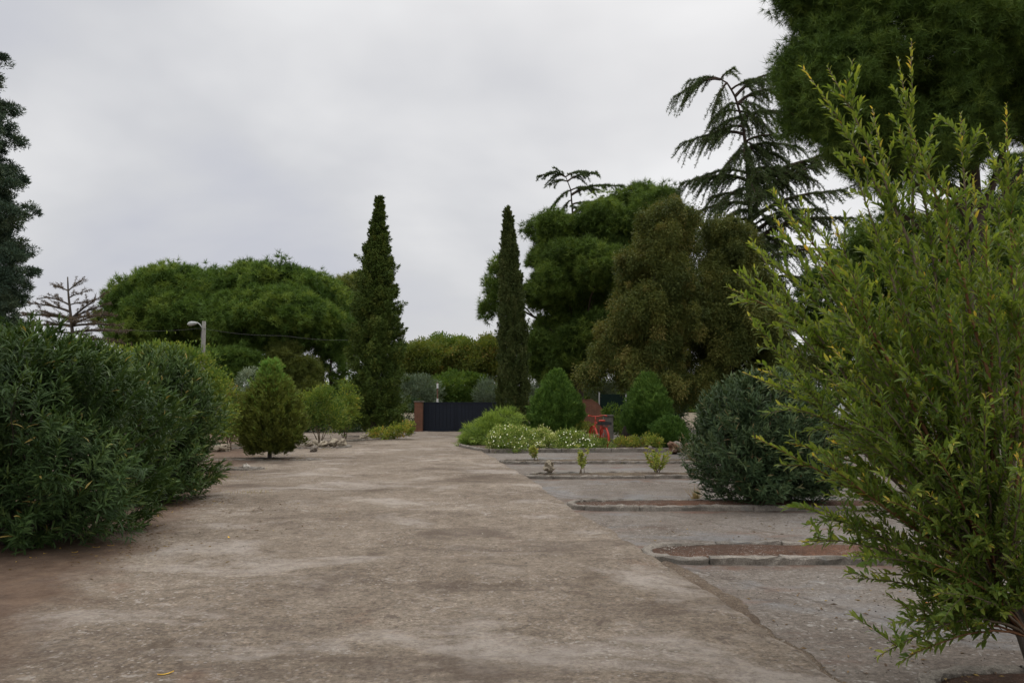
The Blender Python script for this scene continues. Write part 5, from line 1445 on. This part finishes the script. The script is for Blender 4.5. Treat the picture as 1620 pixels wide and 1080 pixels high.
# ------------------------------------------------------------------ red bicycle
def bicycle(loc, rz, sc):
    t = thing('bicycle', 'old bicycle painted red, with black crate, among the bed flowers', 'bicycle', loc, rz)
    t.scale = (sc,) * 3
    rp, bl_ = M['red_paint'], M['black']
    Rw = 0.33

    def wheel(x):
        a = np.linspace(0, 2 * PI, 33)
        rim = MB()
        rim.tube(np.c_[x + Rw * np.cos(a), 0 * a, Rw + Rw * np.sin(a)], 0.02, 8, cap=False)
        for i in range(16):
            an = i * PI / 8
            rim.tube([(x + 0.03 * math.cos(an), 0.02 * (-1) ** i, Rw + 0.03 * math.sin(an)), (x + 0.32 * math.cos(an), 0, Rw + 0.32 * math.sin(an))], 0.004, 4)
        rim.tube([(x, -0.06, Rw), (x, 0.06, Rw)], 0.03, 8)
        w_ = rim.build('wheel', rp, t, smooth=True)
        return w_

    wheel(-0.52); wheel(0.52)
    for x, a0, a1 in ((-0.52, 15, 195), (0.52, 20, 175)):
        a = np.linspace(R(a0), R(a1), 16)
        f = MB()
        Pm = np.c_[x + (Rw + 0.05) * np.cos(a), 0 * a, Rw + (Rw + 0.05) * np.sin(a)]
        L_, R_ = Pm + [0, -0.035, 0], Pm + [0, 0.035, 0]
        out_ = np.c_[(Rw + 0.062) * np.cos(a) + x, 0 * a, Rw + (Rw + 0.066) * np.sin(a)]
        V = np.concatenate([L_, out_, R_, Pm]); m = 16
        F = [(s0 * m + i, s0 * m + i + 1, s1 * m + i + 1, s1 * m + i) for (s0, s1) in ((0, 1), (1, 2), (2, 3), (3, 0)) for i in range(m - 1)]
        f.add(V, F).build('mudguard', rp, t, smooth=True)
    fr = MB()
    bb, st, hd0, hd1 = (-0.08, 0, 0.30), (-0.20, 0, 0.78), (0.36, 0, 0.62), (0.32, 0, 0.84)
    for p, q_, r_ in ((bb, st, 0.02), (bb, hd0, 0.022), (st, hd1, 0.02), (hd0, hd1, 0.024), ((-0.52, 0.05, Rw), bb, 0.012), ((-0.52, -0.05, Rw), bb, 0.012), ((-0.52, 0.05, Rw), st, 0.011), ((-0.52, -0.05, Rw), st, 0.011)):
        fr.tube([p, q_], r_, 8)
    fr.build('frame', rp, t, smooth=True)
    fk = MB()
    for y in (-0.06, 0.06): fk.tube([(0.36, y * 0.6, 0.62), (0.42, y, 0.55), (0.52, y, Rw)], 0.013, 8)
    fk.build('fork', rp, t, smooth=True)
    hb = MB().tube([(0.32, 0, 0.84), (0.30, 0, 1.02)], 0.015, 8)
    hb.tube([(0.10, -0.30, 1.05), (0.22, -0.26, 1.07), (0.31, -0.1, 1.03), (0.31, 0.1, 1.03), (0.22, 0.26, 1.07), (0.10, 0.30, 1.05)], 0.014, 8)
    h_ = hb.build('handlebar', rp, t, smooth=True)
    for y in (-1, 1): MB().tube([(0.06, 0.31 * y, 1.045), (0.16, 0.285 * y, 1.06)], 0.02, 8).build('grip', rp, h_, smooth=True)
    sd_ = MB()
    V = []
    for z, s in ((0.86, 0.75), (0.90, 1.0), (0.925, 0.85)):
        for (x, y) in ((-0.36, -0.10), (-0.38, 0), (-0.36, 0.10), (-0.22, 0.08), (-0.08, 0.025), (-0.05, 0), (-0.08, -0.025), (-0.22, -0.08)):
            V.append((-0.22 + (x + 0.22) * s, y * s, z))
    F = [(r_ * 8 + i, r_ * 8 + (i + 1) % 8, (r_ + 1) * 8 + (i + 1) % 8, (r_ + 1) * 8 + i) for r_ in range(2) for i in range(8)] + [list(range(8))[::-1], list(range(16, 24))]
    sd_.add(V, F).build('saddle', rp, t, smooth=True)
    MB().tube([(-0.2, 0, 0.76), (-0.22, 0, 0.87)], 0.014, 8).build('seat_post', rp, t)
    ck = MB().tube([(-0.08, -0.09, 0.30), (-0.08, 0.09, 0.30)], 0.02, 8)
    a = np.linspace(0, 2 * PI, 21); ck.tube(np.c_[-0.08 + 0.09 * np.cos(a), 0 * a - 0.05, 0.30 + 0.09 * np.sin(a)], 0.008, 6, cap=False)
    ck.tube([(-0.08, -0.09, 0.30), (0.02, -0.10, 0.16)], 0.011, 6); ck.tube([(-0.08, 0.09, 0.30), (-0.18, 0.10, 0.44)], 0.011, 6)
    cr_ = ck.build('crank', rp, t, smooth=True)
    MB().box((0.02, -0.14, 0.155), (0.09, 0.08, 0.025), bev=0.006).build('pedal', bl_, cr_); MB().box((-0.18, 0.14, 0.445), (0.09, 0.08, 0.025), bev=0.006).build('pedal', bl_, cr_)
    cb_ = MB()
    # shallow black crate on the rear carrier
    for (c_, d_) in (((-0.52, 0, 0.78), (0.34, 0.36, 0.02)), ((-0.52, -0.17, 0.83), (0.34, 0.02, 0.08)), ((-0.52, 0.17, 0.83), (0.34, 0.02, 0.08)), ((-0.68, 0, 0.83), (0.02, 0.32, 0.08)), ((-0.36, 0, 0.83), (0.02, 0.32, 0.08))):
        cb_.box(c_, d_, bev=0.004)
    cb_.build('crate', M['black'], t)
    ca = MB()
    for y in (-0.08, 0.08): ca.tube([(-0.52, y, Rw), (-0.60, y, 0.75)], 0.008, 6); ca.tube([(-0.24, y, 0.74), (-0.74, y, 0.755)], 0.009, 6)
    ca.build('carrier', rp, t, smooth=True)
    return t


q = A(945, 690, 26.4)
bicycle((q[0] + 0.05, 26.4, 0.06), R(104), 1.05)


# ------------------------------------------------------------------ parked van (seen through the shrub)
def van(loc, rz):
    t = thing('parked_van', 'white parked van glimpsed through the willowy shrub', 'van', loc, rz)
    pr = np.array([(-2.3, 0.45), (-2.3, 1.2), (-2.22, 1.85), (-2.05, 2.0), (0.9, 2.02), (1.2, 1.9), (1.75, 1.22), (2.35, 1.05), (2.45, 0.85), (2.45, 0.45)])
    n = len(pr); V = []
    for y, s in ((-0.92, 0.97), (-0.88, 1.0), (0.88, 1.0), (0.92, 0.97)):
        for (x, z) in pr: V.append((x * s, y * (1 - 0.10 * max(0, z - 1.1)), 0.45 + (z - 0.45) * s))
    F = [(r_ * n + i, r_ * n + (i + 1) % n, (r_ + 1) * n + (i + 1) % n, (r_ + 1) * n + i) for r_ in range(3) for i in range(n)] + [list(range(n))[::-1], list(range(3 * n, 4 * n))]
    MB().add(V, F).build('body', M['white_paint'], t)
    for y in (-1, 1):
        for (x0_, x1_) in ((-1.95, -0.85), (-0.75, 0.25), (0.35, 1.2)):
            y0, y1 = y * 0.895, y * 0.845
            xe = x1_ if x1_ < 1 else x1_ + 0.35
            V = np.array([(x0_, y0, 1.25), (xe, y0, 1.25), (x1_, y1, 1.82), (x0_, y1, 1.82)]); V2 = V + [0, y * 0.015, 0]
            MB().add(np.r_[V, V2], [(4, 5, 6, 7), (0, 1, 5, 4), (1, 2, 6, 5), (2, 3, 7, 6), (3, 0, 4, 7)]).build('window', M['blueglass'], t)
    V = np.array([(1.77, -0.72, 1.27), (1.77, 0.72, 1.27), (1.26, 0.66, 1.86), (1.26, -0.66, 1.86)]); V2 = V + [0.02, 0, 0.016]
    MB().add(np.r_[V, V2], [(4, 5, 6, 7), (0, 1, 5, 4), (1, 2, 6, 5), (2, 3, 7, 6), (3, 0, 4, 7)]).build('windscreen', M['glass'], t)
    V = np.array([(-2.235, 0.7, 1.3), (-2.235, -0.7, 1.3), (-2.17, -0.66, 1.82), (-2.17, 0.66, 1.82)]); V2 = V - [0.04, 0, 0]
    MB().add(np.r_[V, V2], [(4, 5, 6, 7), (0, 1, 5, 4), (1, 2, 6, 5), (2, 3, 7, 6), (3, 0, 4, 7)]).build('rear_window', M['glass'], t)
    for x in (-1.45, 1.5):
        for y in (-0.84, 0.84):
            w_ = MB().tube([(x, y - 0.1, 0.33), (x, y + 0.1, 0.33)], 0.33, 20).build('wheel', M['rubber'], t)
            MB().tube([(x, y - 0.11, 0.33), (x, y + 0.11, 0.33)], 0.2, 16).build('rim', M['lamp_metal'], w_)
    for x in (-2.3, 2.42): MB().box((x, 0, 0.5), (0.16, 1.8, 0.26), bev=0.04).build('bumper', M['black'], t)
    for y in (-0.7, 0.7):
        MB().box((2.40, y, 0.82), (0.1, 0.3, 0.16), bev=0.03).build('headlight', M['lamp_metal'], t)
        MB().box((-2.28, y * 1.15, 1.0), (0.06, 0.14, 0.4), bev=0.02).build('tail_light', M['red_paint'], t)


q = A(1345, 660, 34.5)
van((q[0] + 1.4, 34.5, 0.0), R(172))


# ------------------------------------------------------------------ fallen leaves
def fallen(label, p, L, mat, seed, group=None):
    r = np.random.default_rng(seed)
    mb = MB()
    n = 7; W_ = L * 0.3
    prof = np.sin(np.linspace(0.02, PI - 0.02, n)) ** 0.8 * W_ / 2
    x = np.linspace(-L / 2, L / 2, n)
    V = np.concatenate([np.c_[x, -prof, 0.006 + 0.01 * (x / L) ** 2 * 4 + 0.004], np.c_[x, 0 * x, 0.006 + 0.006 * (x / L) ** 2 * 4], np.c_[x, prof, 0.007 + 0.012 * (x / L) ** 2 * 4]])
    F = [(r_ * n + i, r_ * n + i + 1, (r_ + 1) * n + i + 1, (r_ + 1) * n + i) for r_ in (0, 1) for i in range(n - 1)]
    ob = mb.add(V, F, r.random()).build('fallen_leaf', mat)
    ob.location = p; ob.rotation_euler = (r.normal(0, 0.1), r.normal(0, 0.1), r.uniform(0, 6))
    return tag(ob, label, 'leaf', group)


q = G(1465, 956); fallen('single orange fallen leaf on the concrete below the willowy shrub', (q[0], q[1], 0.01), 0.085, M['orange_leaf'], 1)
q = G(262, 1077); fallen('single tan curled leaf on the lane nearest the camera', (q[0], q[1], 0.035), 0.09, M['fallen'], 2)
for i, (px, py) in enumerate(((20, 893), (52, 885), (118, 876), (72, 878), (95, 870), (270, 812), (250, 818), (362, 852), (152, 868), (175, 865))):
    q = G(px, py, 0.03); fallen('small yellow leaf lying at the edge of the oleander soil', (q[0], q[1], 0.04), 0.07, M['fallen'], 10 + i, 'yellow leaves fallen beside the oleanders')

# dry leaf litter gathered under the bushes (nobody could count it)
rng = np.random.default_rng(301)
mb = MB()
for cx_, cy_, rx_, ry_, n, z_ in ((-5.3, 8.9, 1.5, 1.6, 900, 0.045), (-5.6, 12.6, 1.1, 1.3, 500, 0.045), (3.9, 12.2, 1.6, 0.32, 350, 0.06), (3.3, 4.45, 1.0, 0.36, 260, 0.055), (2.9, 5.6, 1.6, 1.4, 130, 0.004), (3.6, 9.8, 2.2, 1.4, 90, 0.006), (-6.7, 21.8, 0.9, 0.5, 160, 0.06), (-3.3, 9.5, 1.4, 3.0, 130, 0.045)):
    a_, r_ = rng.uniform(0, 2 * PI, n), np.sqrt(rng.random(n))
    P = np.c_[cx_ + rx_ * r_ * np.cos(a_), cy_ + ry_ * r_ * np.sin(a_), np.full(n, z_)]
    D = np.c_[rng.normal(size=(n, 2)), rng.normal(0, 0.12, n)]
    leaves(mb, P, D, 0.06 * rng.uniform(0.5, 1.3, n), 0.016 * rng.uniform(0.7, 1.3, n), rng.random(n), 'dia', N=np.c_[rng.normal(0, 0.25, (n, 2)), np.ones(n)])
mb.build('leaf_litter', leafmat('dry_litter', [(0, (0.10, 0.06, 0.035)), (0.7, (0.20, 0.135, 0.07)), (1, (0.34, 0.24, 0.08))], 0.1, gain=1.0))['kind'] = 'stuff'
